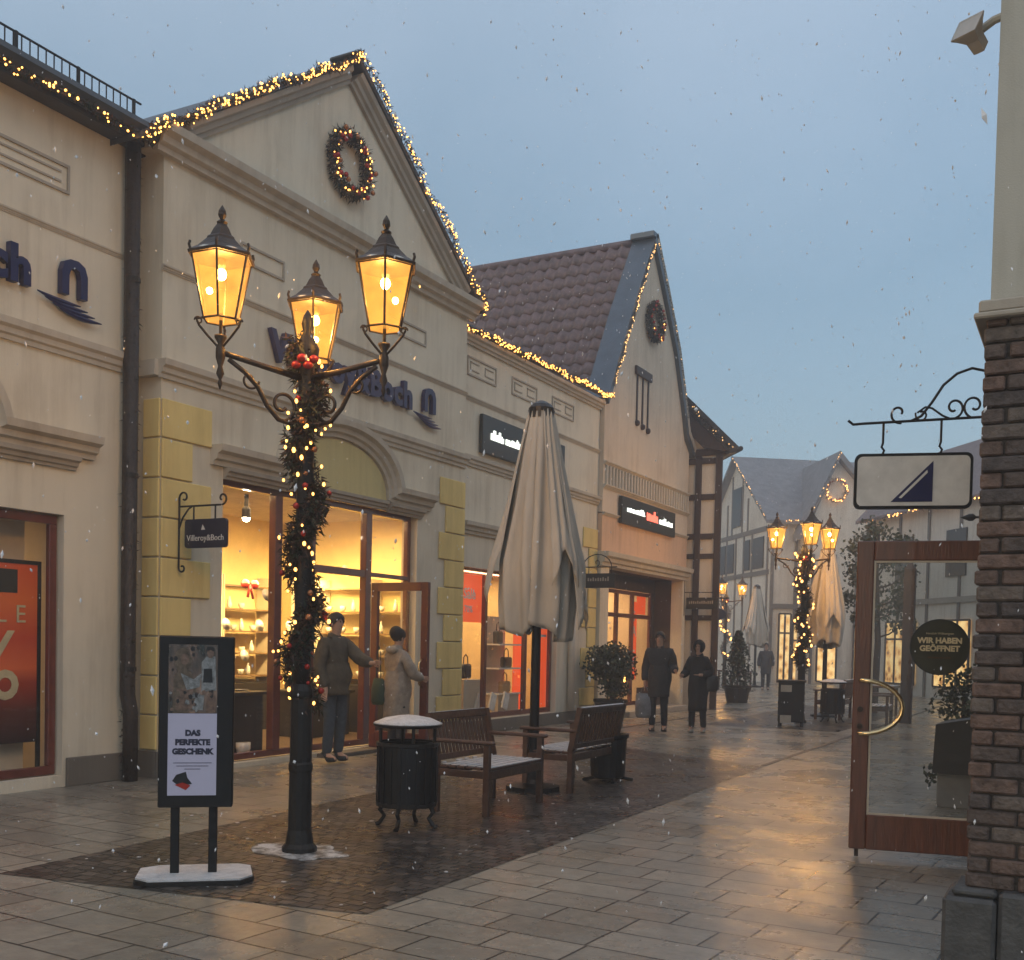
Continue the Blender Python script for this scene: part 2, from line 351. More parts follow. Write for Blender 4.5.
        for a,b,c,d in holes:
            s.add([(X,a,c),(e,a,c),(e,a,d),(X,a,d)],[(0,1,2,3)],T); s.add([(X,b,c),(X,b,d),(e,b,d),(e,b,c)],[(0,1,2,3)],T)
            s.add([(X,a,d),(e,a,d),(e,b,d),(X,b,d)],[(0,1,2,3)],T); s.add([(X,a,c),(X,b,c),(e,b,c),(e,a,c)],[(0,1,2,3)],T)
        return s
    def build(s,name,mats,parent=None,smooth=False,shade_angle=None):
        if not isinstance(mats,(list,tuple)): mats=[mats]
        o_=origin(parent)
        me=bpy.data.meshes.new(name); me.from_pydata([tuple(p-o_) for p in s.v],[],s.f)
        for m in mats: me.materials.append(m)
        if len(mats)>1: me.polygons.foreach_set('material_index',s.mi)
        if smooth: me.polygons.foreach_set('use_smooth',[True]*len(me.polygons))
        me.update()
        o=bpy.data.objects.new(name,me); COL.objects.link(o); o.parent=parent
        return o
def tag(o,label=None,cat=None,group=None,kind=None):
    if label: o['label']=label
    if cat: o['category']=cat
    if group: o['group']=group
    if kind: o['kind']=kind
    return o
def thing(name,label,cat,loc=(0,0,0),group=None,rot=0):
    o=bpy.data.objects.new(name,None); COL.objects.link(o); o.location=loc; o.rotation_euler=(0,0,rot)
    o.empty_display_size=.2
    return tag(o,label,cat,group)
def copy_tree(o,parent=None):
    c=o.copy(); COL.objects.link(c); c.parent=parent
    if parent is None: pass
    for ch in list(KIDS(o)): copy_tree(ch,c)
    return c
def KIDS(o): return [x for x in COL.objects if x.parent==o]
def text_mesh(txt,size,name,mat,parent,Mx,extrude=.01,bold=0.0,align='LEFT',spacing=1.0,shear=0,xs=1):
    cu=bpy.data.curves.new('t','FONT'); cu.body=txt; cu.size=size; cu.extrude=extrude; cu.offset=bold; cu.align_x=align; cu.space_character=spacing; cu.shear=shear; cu.resolution_u=3
    ob=bpy.data.objects.new('t',cu); COL.objects.link(ob); bpy.context.view_layer.update()
    me=bpy.data.meshes.new_from_object(ob.evaluated_get(bpy.context.evaluated_depsgraph_get()))
    bpy.data.objects.remove(ob)
    o_=Matrix.Translation(-origin(parent))
    me.transform(o_@Mx@Matrix.Diagonal((xs,1,1,1))); me.materials.clear(); me.materials.append(mat); me.name=name
    o=bpy.data.objects.new(name,me); COL.objects.link(o); o.parent=parent; return o
def wallM(x,y,z):   # text plane on a wall facing +x, reading along +y
    return Matrix(((0,0,1,x),(1,0,0,y),(0,1,0,z),(0,0,0,1)))
def frameM(o,ex,ez=Vector((0,0,1))):
    ex=Vector(ex).normalized(); en=ex.cross(Vector(ez)).normalized()
    # text x=ex, y=ez, z=en
    return Matrix(((ex.x,ez[0],en.x,o[0]),(ex.y,ez[1],en.y,o[1]),(ex.z,ez[2],en.z,o[2]),(0,0,0,1)))
def skin_mesh(verts,edges,radii,sub=2,root=0):
    me=bpy.data.meshes.new('s'); me.from_pydata(verts,edges,[]); ob=bpy.data.objects.new('s',me); COL.objects.link(ob)
    md=ob.modifiers.new('k','SKIN'); md.use_smooth_shade=True
    sv=me.skin_vertices[0].data
    for i,r in enumerate(radii):
        sv[i].radius=r if isinstance(r,tuple) else (r,r); sv[i].use_root=(i==root)
    s2=ob.modifiers.new('s','SUBSURF'); s2.levels=sub; s2.render_levels=sub
    bpy.context.view_layer.update()
    m2=bpy.data.meshes.new_from_object(ob.evaluated_get(bpy.context.evaluated_depsgraph_get()))
    bpy.data.objects.remove(ob)
    vs=[v.co.copy() for v in m2.vertices]; fs=[tuple(p.vertices) for p in m2.polygons]
    bpy.data.meshes.remove(m2); return vs,fs

# ---------------------------------------------------------------- garlands
def path_pts(path,step):
    P=[Vector(p) for p in path]; out=[]
    for a,b in zip(P,P[1:]):
        n=max(1,int((b-a).length/step))
        for i in range(n): out.append(a.lerp(b,i/n))
    out.append(P[-1]); return out
BULB=None
def bulb_mesh():
    global BULB
    b=MB(); b.ball((0,0,0),1,6,4); o=b.build('bulb',M['fairy']); BULB=o.data; bpy.data.objects.remove(o)
bulb_mesh(); BULBF=BULB.copy(); BULBF.materials.clear(); BULBF.materials.append(M['fairyfar'])
M['fairydim']=emit('dim_fairy_glow',(1,.55,.2),2.0)
BULBD=BULB.copy(); BULBD.materials.clear(); BULBD.materials.append(M['fairydim'])
def put_bulbs(parent,pts,r,far=False,maxn=95):
    pts=list(pts); R.shuffle(pts); o_=origin(parent)
    for p in pts[:maxn]:
        o=bpy.data.objects.new('bulb',(BULB,BULBF,BULBD)[int(far)]); COL.objects.link(o); o.parent=parent; o.location=Vector(p)-o_
        k=r*R.uniform(.7,1.25); o.scale=(k,k,k*R.uniform(1,1.5))
    if len(pts)>maxn:
        b=MB()
        for p in pts[maxn:]: b.ball(p,r*R.uniform(.7,1.2),6,4)
        tag(b.build('bulb_cluster',(M['fairy'],M['fairyfar'],M['fairydim'])[int(far)],parent),kind='stuff')
def needles(mb,pts,rad_,n,ln=.06,w=.008,droop=.02):
    for p in pts:
        for _ in range(n):
            d=Vector((R.gauss(0,1),R.gauss(0,1),R.gauss(0,1))).normalized()
            a=Vector(p)+d*R.uniform(.15,.9)*rad_; t=(d*.7+Vector((R.gauss(0,.6),R.gauss(0,.6),R.gauss(0,.6)))).normalized()*ln*R.uniform(.6,1.3)
            s=t.cross(Vector((R.gauss(0,1),R.gauss(0,1),R.gauss(0,1)))).normalized()*w
            t.z-=droop*R.random()
            mb.m=0 if R.random()<.5 else 1
            mb.add([a-s,a+s,a+t],[(0,1,2)])
def garland(path,label,rad_=.07,step=.05,nper=22,bulbs=60,br=.013,group='fairy light garlands on the eaves and gables',offset=(0,0,0),far=False,ln=.07,name='light_garland',w=.008,dim=False):
    th=thing(name,label,'garland',path[0],group)
    pts=path_pts(path,step); mb=MB(); off=Vector(offset)
    pts=[p+off+Vector((noise.noise(p*3.1),noise.noise(p*2.7+Vector((9,0,0))),noise.noise(p*2.3+Vector((0,7,0)))))*rad_*1.0 for p in pts]
    needles(mb,pts,rad_,nper,ln,w); mb.build('foliage',[M['needle'],M['needleb']],th)
    bp=[]
    for _ in range(bulbs):
        p=R.choice(pts); d=Vector((abs(R.gauss(.6,.6)),R.gauss(0,.8),R.gauss(-.2,.8))).normalized(); bp.append(p+d*rad_*R.uniform(.6,1.15))
    put_bulbs(th,bp,br,2 if dim else far); return th
def wreath(c,r,label,rr=.09,bulbs=40,far=False,br=.012,T=None,sy=1):
    th=thing('wreath',label,'wreath',c,'wreaths with fairy lights on the gables')
    pts=[Vector(c)+Vector((0,cos(2*PI*i/44)*r*sy,sin(2*PI*i/44)*r)) for i in range(44)]
    if T: pts=[T@(p-Vector(c))+Vector(c) for p in pts]
    mb=MB(); needles(mb,pts,rr,60 if not far else 14,.07 if not far else .1,.011); mb.build('foliage',[M['needle'],M['needleb']],th)
    bb=[];
    for i in range(26):
        p=pts[int(i*44/26)]+Vector((R.uniform(.05,.11),R.uniform(-.08,.08),R.uniform(-.08,.08)))
        b=MB(); b.ball(p,.034,8,6); b.build('bauble',M['bauble' if i%3 else 'baubleg'],th,True)
    put_bulbs(th,[R.choice(pts)+Vector((R.uniform(.03,.1),R.gauss(0,.05),R.gauss(0,.05))) for _ in range(bulbs)],br,far)
    return th

# ---------------------------------------------------------------- ground
def sheet(name,poly,z,mat,cells=None):
    b=MB(); b.add([(x,y,z) for x,y in poly],[tuple(range(len(poly)))]); o=b.build(name,mat); tag(o,kind='structure'); return o
sheet('ground',[(-300,-200),(300,-200),(300,500),(-300,500)],0,M['paving'])
sheet('cobble_strip',[(-6.31,4.66),(-3.67,5.12),(-3.84,14.5),(-6.3,15.6),(-6.9,15.2)],.004,M['setts'])
sheet('far_cobble_strip',[(-4.3,21.6),(-4.35,31),(-7.2,31),(-7.0,21.6)],.004,M['setts'])
M['drain']=basic('dark_drain_slot',(.02,.018,.017),.5,bump=0)
b=MB(); b.box(-3.93,-3.86,14.6,40,0,.006); tag(b.build('drain_channel',M['drain']),kind='structure')
b=MB(); b.box(-8.0,-7.94,17.5,36,0,.006); tag(b.build('drain_channel',M['drain']),kind='structure')

def slush():
    b=MB(); r_=random.Random(11)
    for _ in range(420):
        x=r_.uniform(-7.0,-3.8); y=r_.uniform(5.0,15.0)
        if noise.noise(Vector((x*.9,y*.9,0)))<-.05: continue
        s_=r_.uniform(.003,.012); b.ball((x,y,.006),s_,5,3,(r_.uniform(.8,2.2),r_.uniform(.8,2.2),.25))
    tag(b.build('slush',M['snow']),'crumbs of wet snow scattered over the dark cobbles','snow',kind='stuff')
slush()
# ---------------------------------------------------------------- building helpers
CORN=[(0,0),(0,.05),(.05,.06),(.07,.11),(.12,.12),(.15,.18),(.20,.19),(.20,0)]
def prof(h,d):   # classic moulding, h high and d deep
    return [(0,0),(0,d*.28),(h*.22,d*.33),(h*.30,d*.55),(h*.55,d*.62),(h*.68,d*.93),(h,d),(h,0)]
def quoins(parent,X,y0,long_,short,zt,n,pitch,side=1,wrap=None,zmin=.32,first=0):
    """alternating quoin blocks at a corner: side=1 grows towards +y from y0"""
    for i in range(n):
        z1=zt-i*pitch; z0=max(zmin,z1-pitch+.018)
        if z1-z0<.05: break
        L=long_ if (i+first)%2==0 else short
        b=MB(); b.bbox(X+.002,X+.032,y0,y0+side*L,z0,z1,.008)
        if wrap: b.bbox(X-wrap,X+.0,y0-.028*side,y0+.0,z0,z1,.008)
        b.build('quoin',M['yellow'],parent)
def frame(mb,X,y0,y1,z0,z1,w,d=.06):
    mb.bbox(X-d,X,y0,y1,z1-w,z1); mb.bbox(X-d,X,y0,y1,z0,z0+w); mb.bbox(X-d,X,y0,y0+w,z0+w,z1-w); mb.bbox(X-d,X,y1-w,y1,z0+w,z1-w)
def pane(parent,X,y0,y1,z0,z1,mat=None,T=None):
    b=MB(T); b.box(X-.006,X,y0,y1,z0,z1); return b.build('pane',mat or M['glass'],parent)
def point(name,loc,power,col=(1,.62,.28),size=.06,parent=None):
    l=bpy.data.lights.new(name,'POINT'); l.energy=power; l.color=col; l.shadow_soft_size=size
    o=bpy.data.objects.new(name,l); COL.objects.link(o); o.location=Vector(loc)-origin(parent); o.parent=parent; return o
def area(name,loc,sx,sy,power,col=(1,.72,.36),rot=(0,0,0),parent=None):
    l=bpy.data.lights.new(name,'AREA'); l.energy=power; l.color=col; l.shape='RECTANGLE'; l.size=sx; l.size_y=sy
    o=bpy.data.objects.new(name,l); COL.objects.link(o); o.location=Vector(loc)-origin(parent); o.rotation_euler=rot; o.parent=parent; return o
def room(parent,x0,x1,y0,y1,z1,wallm,z0=.02,power=60,col=(1,.72,.36)):
    b=MB(); b.box(x0-.05,x0,y0,y1,z0,z1); b.box(x0,x1,y0-.05,y0-.001,z0,z1); b.box(x0,x1,y1+.001,y1+.05,z0,z1); b.build('interior_wall',wallm,parent)
    b=MB(); b.box(x0,x1,y0,y1,z1,z1+.05); b.build('interior_ceiling',M['ceil'],parent)
    b=MB(); b.box(x0,x1,y0,y1,z0-.015,z0+.04); b.build('interior_floor',M['infloor'],parent)
    if power: area('ceiling_lamp',((x0+x1)/2-.3,(y0+y1)/2,z1-.06),(x1-x0)*.6,(y1-y0)*.8,power,col,(0,0,0),parent)

# ---------------------------------------------------------------- building at the left edge
A=thing('shop_building','cream shop building at the left edge with a snow guard rail on its roof','building',(-9.4,3,0))
X0=-9.4
b=MB(); b.wall(X0,-6,8.52,0,6.93,[(4.32,7.68,.12,2.82)],.28)
b.box(-16,-15.7,-6,8.52,0,6.93); b.box(-15.7,X0-.28,-6,-5.7,0,6.93); b.box(-15.7,X0-.28,8.3,8.52,0,6.93)
b.build('wall',M['cream2'],A)
b=MB(); b.bbox(X0+.002,X0+.04,-6,4.3,0,.30); b.build('plinth',M['plinth'],A); b=MB(); b.bbox(X0+.002,X0+.04,7.72,8.5,0,.30); b.build('plinth',M['plinth'],A)
b=MB(); b.sweep([(-6,4.44),(8.5,4.44)],prof(.2,.11),X0); b.sweep([(-6,5.66),(8.5,5.66)],prof(.05,.035),X0); b.build('string_course',M['trim'],A)
b=MB(); b.bbox(X0+.002,X0+.22,-6,8.5,6.86,6.925,.01); b.build('eave_board',M['gutter'],A)
def hood(parent,X,yc,y0,y1,z,aw,ah):
    """window hood: straight moulding raised to a low arch in the middle"""
    pts=[(y0,z),(yc-aw-.12,z)]
    for i in range(0,19):
        t=PI-PI*i/18; pts.append((yc+aw*cos(t),z+.03+ah*max(0,sin(t))**.85))
    pts+=[(yc+aw+.12,z),(y1,z)]
    b=MB(); b.sweep(pts,prof(.23,.20),X); b.build('window_hood',M['trim'],parent)
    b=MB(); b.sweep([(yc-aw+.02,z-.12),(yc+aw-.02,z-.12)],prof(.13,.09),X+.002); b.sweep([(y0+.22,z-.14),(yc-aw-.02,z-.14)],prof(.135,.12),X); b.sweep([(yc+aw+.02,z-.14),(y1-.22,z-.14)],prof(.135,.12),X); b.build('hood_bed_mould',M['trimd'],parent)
    poly=[(yc+(aw-.02)*cos(PI*i/20),z+.015+(ah-.01)*sin(PI*i/20)**.85) for i in range(21)]
    b=MB(); b.prism(poly,X+.003,X+.02,'x'); b.build('lunette',M['lunette'],parent)
hood(A,X0,6.0,3.95,8.02,3.43,.72,.62)
# recessed panels on the upper wall
def panel_outline(parent,X,y0,y1,z0,z1,split=0):
    b=MB(); w=.028
    b.box(X+.002,X+.02,y0,y1,z1-w,z1); b.box(X+.002,X+.02,y0,y1,z0,z0+w); b.box(X+.002,X+.02,y0,y0+w,z0+w,z1-w); b.box(X+.002,X+.02,y1-w,y1,z0+w,z1-w)
    for i in range(split):
        m=(y1-y0)/split; a=y0+.1+i*m
        b.box(X+.002,X+.014,a,a+m-.2,z0+.09,z0+.11); b.box(X+.002,X+.014,a,a+.02,z0+.11,z1-.08); b.box(X+.002,X+.014,a,a+m-.2,z1-.1,z1-.08)
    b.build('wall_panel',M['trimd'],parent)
panel_outline(A,X0,5.2,7.7,6.09,6.38,2); panel_outline(A,X0,1.2,3.7,6.09,6.38,2)
# roof with gutter
b=MB(); b.add([(-9.15,-6.2,7.02),(-9.15,8.54,7.02),(-12.7,8.54,8.7),(-12.7,-6.2,8.7),(-16.2,-6.2,7.02),(-16.2,8.54,7.02)],[(0,1,2,3),(3,2,5,4),(0,3,4),(1,5,2)])
b.box(-16.1,-9.2,-6.1,8.5,6.93,7.0); b.build('roof',M['slate'],A)
b=MB(); b.tube([(-9.13,-6.2,7.0),(-9.13,8.62,7.0)],.10,8); b.build('gutter',M['gutter'],A)
g=thing('snow_guard_rail','black iron snow guard rail standing along the left roof edge','railing',(-9.35,3,7.05))
for k,y in enumerate([-6+i*.72 for i in range(20)]+[8.4]):
    b=MB(); b.box(-9.262,-9.238,y-.015,y+.015,7.02,7.34); b.box(-9.36,-9.26,y-.012,y+.012,7.03,7.055); b.build('post',M['iron'],g)
b=MB(); b.box(-9.26,-9.24,-6,8.5,7.32,7.335); b.box(-9.26,-9.24,-6,8.5,7.10,7.115); b.build('rail',M['iron'],g)
b=MB()
y=-5.95
while y<8.48: b.box(-9.255,-9.245,y-.005,y+.005,7.115,7.32); y+=.092
b.build('bar',M['iron'],g); 
# shopfront left
def shopwin(parent,X,y0,y1,z0,z1,mulls=(),w=.07,transom=None,mat='redframe'):
    wn=thing('w','','',(X,(y0+y1)/2,z0)); wn.name='w'
    bpy.data.objects.remove(wn)
    f_=MB(); frame(f_,X,y0,y1,z0,z1,w)
    for m in mulls: f_.bbox(X-.06,X+.02,m-w*.5,m+w*.5,z0+w,z1-w)
    if transom: f_.bbox(X-.06,X+.01,y0+w,y1-w,transom-.04,transom+.04)
    o=f_.build('window',M[mat],parent)
    ys=[y0+w]+[m for m in mulls]+[y1-w]
    for a,c in zip(ys,ys[1:]):
        bb=MB(); bb.box(X-.036,X-.03,a+.01,c-.01,z0+w,z1-w); bb.build('pane',M['glass'],o)
    return o
shopwin(A,X0-.08,4.34,7.66,.13,2.81,(6.0,),.09)
room(A,-12.4,X0-.30,4.1,7.9,2.95,M['inwall2'],.04,26,(1,.66,.32))
b=MB(); b.box(-9.95,-9.88,6.85,7.58,.1,2.9); b.box(-9.95,-9.88,4.2,5.2,.1,2.9); b.build('interior_partition',M['inwall2'],A)
area('added_poster_fill',(-9.60,6.9,2.86),.08,1.4,7,(1,.70,.40),(0,rad(12),0),A)  # added light from above to lighten the poster and partition edge
po=thing('sale_poster','orange red sale poster with a large percent sign hanging in the left window','poster',(-9.7,6.75,1.38))
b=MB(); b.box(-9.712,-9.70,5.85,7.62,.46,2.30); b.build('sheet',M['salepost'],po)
text_mesh('SALE',.26,'lettering',M['gold'],po,wallM(-9.694,6.62,1.70),.003,0,spacing=1.75)
text_mesh('%',1.0,'percent_sign',M['gold'],po,wallM(-9.692,6.72,.92),.003,.004)
b=MB(); b.box(-9.70,-9.695,6.9,7.36,2.0,2.24); b.build('brand_tab',M['signblack'],po)
b=MB(); b.box(-9.72,-9.69,7.60,7.64,.1,2.34); b.box(-9.72,-9.69,5.80,7.6,2.30,2.34); b.build('hanging_frame',M['iron'],po)

def letters_sign(X,y_end,z,tag_label,ext_size=.40,n_dy=.36):
    """navy shop name: Villeroy & Boch and an arch over waves"""
    s=thing('wall_lettering',tag_label,'sign',(X,y_end-1.5,z))
    o=text_mesh('Villeroy&Boch',ext_size*1.22,'lettering',M['navy'],s,wallM(X+.05,0,z-.03),.035,.020,'LEFT',1.08)
    xs=[v.co.y+origin(s).y for v in o.data.vertices]; w=max(xs)-min(xs)
    L=3.16; k=L/w
    for v in o.data.vertices: v.co.y=(v.co.y+origin(s).y-min(xs))*k+(y_end-L)-origin(s).y
    # slab serifs at the foot of the line
    yb=y_end+n_dy
    b=MB(); b.prism([(yb,z-.0),(yb+.085,z),(yb+.085,z+.2),(yb+.11,z+.27),(yb+.165,z+.29),(yb+.21,z+.27),(yb+.23,z+.2),(yb+.23,z),(yb+.315,z),(yb+.315,z+.24),(yb+.28,z+.33),(yb+.2,z+.37),(yb+.1,z+.365),(yb+.03,z+.33),(yb,z+.24)],X+.02,X+.09,'x'); b.build('arch_logo',M['navy'],s)
    for i in range(4):
        y0=yb-.27+.09*i; pts=[(X+.06,y0+t*.052,z-.05-.036*i-.022*sin(PI*t/10)-.002*t) for t in range(0,11)]
        b=MB(); b.tube(pts,[.006+.020*sin(PI*min(1,max(0,j/10))) for j in range(11)],6); b.build('wave_logo',M['navy'],s)
    return s
letters_sign(X0,7.2,5.05,'navy raised shop lettering with an arch and waves, on the leftmost cream wall')
garland([(-9.03,-2,6.86),(-9.03,8.45,6.86)],'drooping fairy light garland under the gutter of the leftmost building',.05,.05,20,190,.011,ln=.05)

# downpipe between the buildings
dp=thing('downpipe','dark downpipe with a kinked foot running down beside the yellow quoins','pipe',(-9.28,8.43,0))
b=MB(); b.tube([(-9.22,8.42,.0),(-9.22,8.42,.75),(-9.26,8.41,.95),(-9.26,8.41,6.9)],.082,10); b.build('pipe',M['pipe'],dp,True)
mb=MB(); needles(mb,path_pts([(-9.25,8.41,.1),(-9.25,8.41,6.95)],.05),.085,20,.05,.008); mb.build('tinsel',[M['needleb'],M['needle']],dp)
for z in(1.2,3.3,5.4):
    b=MB(); b.lathe([(.082,z),(.082,z+.05)],(-9.25,8.415),10); b.build('bracket',M['iron'],dp)

# ---------------------------------------------------------------- gabled building in the centre
B=thing('gabled_shop_building','large cream gabled shop building with yellow quoins and an arched window hood','building',(-9.15,12,0))
X1=-9.15; ya,yb_=8.74,15.29; hole=(9.72,13.92,.06,3.52)
b=MB(); b.wall(X1,ya,yb_,0,6.9,[hole],.28)
b.box(-18,-17.7,ya,yb_,0,6.9); b.box(-17.7,X1-.28,ya,ya+.25,0,6.9); b.box(-17.7,X1-.28,yb_-.25,yb_,0,6.9)
AP=(12.0,9.40)
b.prism([(ya,6.9),(yb_,6.9),(yb_,7.08),(AP[0],9.34),(ya,7.02)],X1-.28,X1,'x')
b.build('wall',M['cream'],B)
b=MB(); b.bbox(X1+.002,X1+.05,13.94,yb_,0,.30); b.build('plinth',M['plinth'],B); b=MB(); b.bbox(X1+.002,X1+.05,ya-.03,9.7,0,.30); b.box(X1-.3,X1+.0,ya-.032,ya-.002,0,.3); b.build('plinth',M['plinth'],B)
b=MB(); b.sweep([(ya-.05,4.44),(yb_,4.44)],prof(.20,.12),X1); b.box(X1-.25,X1+.0,ya-.10,ya-.001,4.46,4.63); b.sweep([(ya-.02,5.62),(yb_,5.62)],prof(.06,.045),X1); b.build('string_course',M['trim'],B)
b=MB(); b.sweep([(ya-.16,6.86),(yb_+.12,6.86)],prof(.26,.26),X1); b.box(X1-.25,X1+.0,ya-.16,ya-.001,6.9,7.1); b.build('cornice',M['trim'],B)
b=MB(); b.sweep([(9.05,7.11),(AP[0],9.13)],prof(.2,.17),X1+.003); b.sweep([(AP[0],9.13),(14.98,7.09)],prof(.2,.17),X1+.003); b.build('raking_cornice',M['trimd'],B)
b=MB()
for sgn,(ye,ze) in ((-1,(8.22,6.80)),(1,(15.50,6.99))):
    P=[(AP[0],9.38),(ye,ze),(ye,ze+.07),(AP[0],9.46)] if sgn<0 else [(AP[0],9.38),(AP[0],9.46),(ye,ze+.07),(ye,ze)]
    b.prism(P,-18.3,-8.95,'x')
b.build('roof',M['slate'],B)
b=MB(); b.bbox(-9.4,-8.94,AP[0]-.10,AP[0]+.08,9.44,9.50,.02); b.build('ridge_cap',M['gutter'],B)
hood(B,X1,11.96,9.50,14.22,3.61,1.12,.70)
quoins(B,X1,ya,.76,.46,4.22,9,.44,1,.25)
quoins(B,X1,yb_-.0,.76,.58,4.20,10,.435,-1,None)
for y0,y1 in ((9.95,10.75),(12.95,14.05)): panel_outline(B,X1,y0,y1,6.10,6.34,0)
letters_sign(X1,13.60,5.10,'navy raised shop lettering with an arch and waves, behind the big lanterns',.42,.33)
# shopfront of the gabled building
sf=MB(); w=.09; Xf=X1-.10
frame(sf,Xf,9.74,13.90,.08,3.50,.08,.08)
for m in (10.82,11.50,12.78): sf.bbox(Xf-.08,Xf+.03,m-.07,m+.07,.16,3.42)
sf.bbox(Xf-.08,Xf+.02,11.50,12.78,2.50,2.60); sf.bbox(Xf-.07,Xf+.015,12.85,13.82,2.52,2.58)
win=sf.build('window',M['redframe'],B)
for a,c,z0,z1 in ((9.83,10.75,.2,3.4),(10.89,11.43,.2,3.4),(11.57,12.71,2.61,3.4),(12.85,13.81,2.60,3.4)):
    bb=MB(); bb.box(Xf-.045,Xf-.038,a,c,z0,z1); bb.build('pane',M['glass'],win)
room(B,-12.6,X1-.30,9.3,14.9,3.60,M['inwall'],.04,0)
area('shelf_lamp',(-11.2,12.1,2.5),.25,5.2,140,(1,.68,.26),(0,rad(38),0),B)
area('ceiling_lamp',(-10.1,12.1,3.5),.8,4.6,60,(1,.64,.30),(0,0,0),B)
# open door leaf, pushed out to the street
dl=MB(); T=Matrix.Translation((X1,12.78,0))@Matrix.Rotation(rad(-4),4,'Z')
dl.T=T
for args in ((.0,.12,-.03,.03,.06,2.42),(.90,1.02,-.03,.03,.06,2.42)): dl.bbox(*args)
dl.bbox(.12,.90,-.03,.03,2.30,2.42); dl.bbox(.12,.90,-.03,.03,.06,.30)
do=dl.build('door',M['redframe'],B)
bb=MB(T); bb.box(.12,.90,-.004,.004,.30,2.30); bb.build('pane',M['glass'],do)
bb=MB(T); bb.tube([(.95,-.03,.95),(.95,-.11,1.0),(.95,-.11,1.3),(.95,-.03,1.35)],.014,8); bb.build('handle',M['brass'],do,True)
b=MB(); b.bbox(Xf-.5,Xf+.35,11.57,14.2,.0,.055); b.build('doorstep',M['plinth'],B)
garland([(-8.93,8.28,6.78),(-8.93,8.42,7.0),(-8.93,AP[0],9.46),(-8.93,15.38,7.18),(-8.95,15.42,6.95)],'thick fairy light garland along the big pediment gable in the centre',.07,.05,26,420,.0105,ln=.05)
wreath((X1+.09,11.98,8.03),.38,'round wreath with fairy lights and red baubles on the big pediment',.11,46)
# porcelain shelves on the back wall
def shelf_unit(y0,y1,label,items=True,x=-12.55):
    s=thing('display_shelf',label,'shelf',(x+.1,(y0+y1)/2,.06),'porcelain display shelves inside the gabled shop')
    for z in (.95,1.32,1.68,2.04,2.42):
        b=MB(); b.box(x+.02,x+.32,y0+.03,y1-.03,z,z+.025); b.build('shelf_board',M['shelf'],s)
    b=MB(); b.box(x+.0,x+.34,y0,y0+.03,.06,2.6); b.box(x+.0,x+.34,y1-.03,y1,.06,2.6); b.build('side_panel',M['inwall2'],s)
    b=MB(); b.box(x+.0,x+.5,y0+.03,y1-.03,.06,.85); b.build('cupboard',M['darkfurn'],s)
    for z in (.975,1.345,1.705,2.065):
        b=MB(); y=y0+.15
        while y<y1-.15:
            q=R.random(); 
            if q<.35: b.lathe([(.02,z),(.05,z+.04),(.055,z+.09),(.05,z+.095)],(x+.17,y),10)
            elif q<.65: b.lathe([(.03,z),(.045,z+.06),(.03,z+.13),(.015,z+.17),(.02,z+.2)],(x+.17,y),10)
            elif q<.85: b.lathe([(.09,z+.09),(.095,z+.095)],(0,0),12,Matrix.Translation((x+.1,y,z))@Matrix.Rotation(rad(75),4,'Y')@Matrix.Translation((-.09,0,-.09)))
            y+=R.uniform(.16,.3)
        b.build('porcelain',M['ceramic'],s,True)
for (a,c),l in zip(((9.4,10.6),(10.62,11.8),(11.82,13.0),(13.02,14.2)),('porcelain shelf behind the left shop window pane','porcelain shelf behind the garlanded post','porcelain shelf seen through the shop doorway','porcelain shelf behind the open glass door leaf')):
    shelf_unit(a,c,l)
def end_shelf(x0,x1,label,y=14.86):
    s=thing('display_shelf',label,'shelf',((x0+x1)/2,y-.1,.06),'porcelain display shelves inside the gabled shop')
    for z in (.95,1.32,1.68,2.04,2.42): b=MB(); b.box(x0+.03,x1-.03,y-.30,y-.01,z,z+.025); b.build('shelf_board',M['shelf'],s)
    b=MB(); b.box(x0,x0+.03,y-.32,y,.06,2.6); b.box(x1-.03,x1,y-.32,y,.06,2.6); b.build('side_panel',M['inwall2'],s)
    b=MB(); b.box(x0+.03,x1-.03,y-.5,y-.01,.06,.85); b.build('cupboard',M['darkfurn'],s)
    for z in (.975,1.345,1.705,2.065):
        x=x0+.15
        while x<x1-.15:
            b=MB()
            if R.random()<.5: b.lathe([(.02,z),(.05,z+.04),(.055,z+.09),(.05,z+.095)],(x,y-.17),10)
            else: b.lathe([(.03,z),(.045,z+.06),(.03,z+.13),(.015,z+.17),(.02,z+.2)],(x,y-.17),10)
            b.build('porcelain',M['ceramic'],s,True); x+=R.uniform(.16,.3)
end_shelf(-11.55,-10.5,'porcelain shelf behind the man at the shop door'); end_shelf(-10.48,-9.55,'porcelain shelf behind the woman entering the shop'); end_shelf(-12.1,-11.57,'narrow porcelain shelf in the far inner corner of the shop')
area('shelf_lamp',(-10.9,13.9,2.62),2.2,.25,45,(1,.66,.22),(rad(48),0,0),B)
def table(y0,y1,x0,x1,h,label,lay=True):
    s=thing('display_table',label,'table',((x0+x1)/2,(y0+y1)/2,.06))
    b=MB(); b.bbox(x0,x1,y0,y1,h-.05,h); b.build('tabletop',M['darkfurn'],s)
    b=MB(); b.bbox(x0+.06,x1-.06,y0+.06,y1-.06,.06,h-.05); b.build('base',M['darkfurn'],s)
    if lay:
        b=MB()
        for i in range(int((y1-y0)/.28)):
            y=y0+.18+i*.28; b.lathe([(.03,h),(.11,h+.015),(.12,h+.02)],((x0+x1)/2+.1,y),14)
            if i%2: b.lathe([(.03,h+.02),(.06,h+.06),(.065,h+.12)],((x0+x1)/2-.1,y),12)
        b.build('porcelain',M['ceramic'],s,True)
table(10.0,11.3,-10.5,-9.75,.88,'dark display table laid with white plates in the left shop window')
table(12.95,14.1,-11.2,-10.4,.80,'dark display table with porcelain behind the open door')
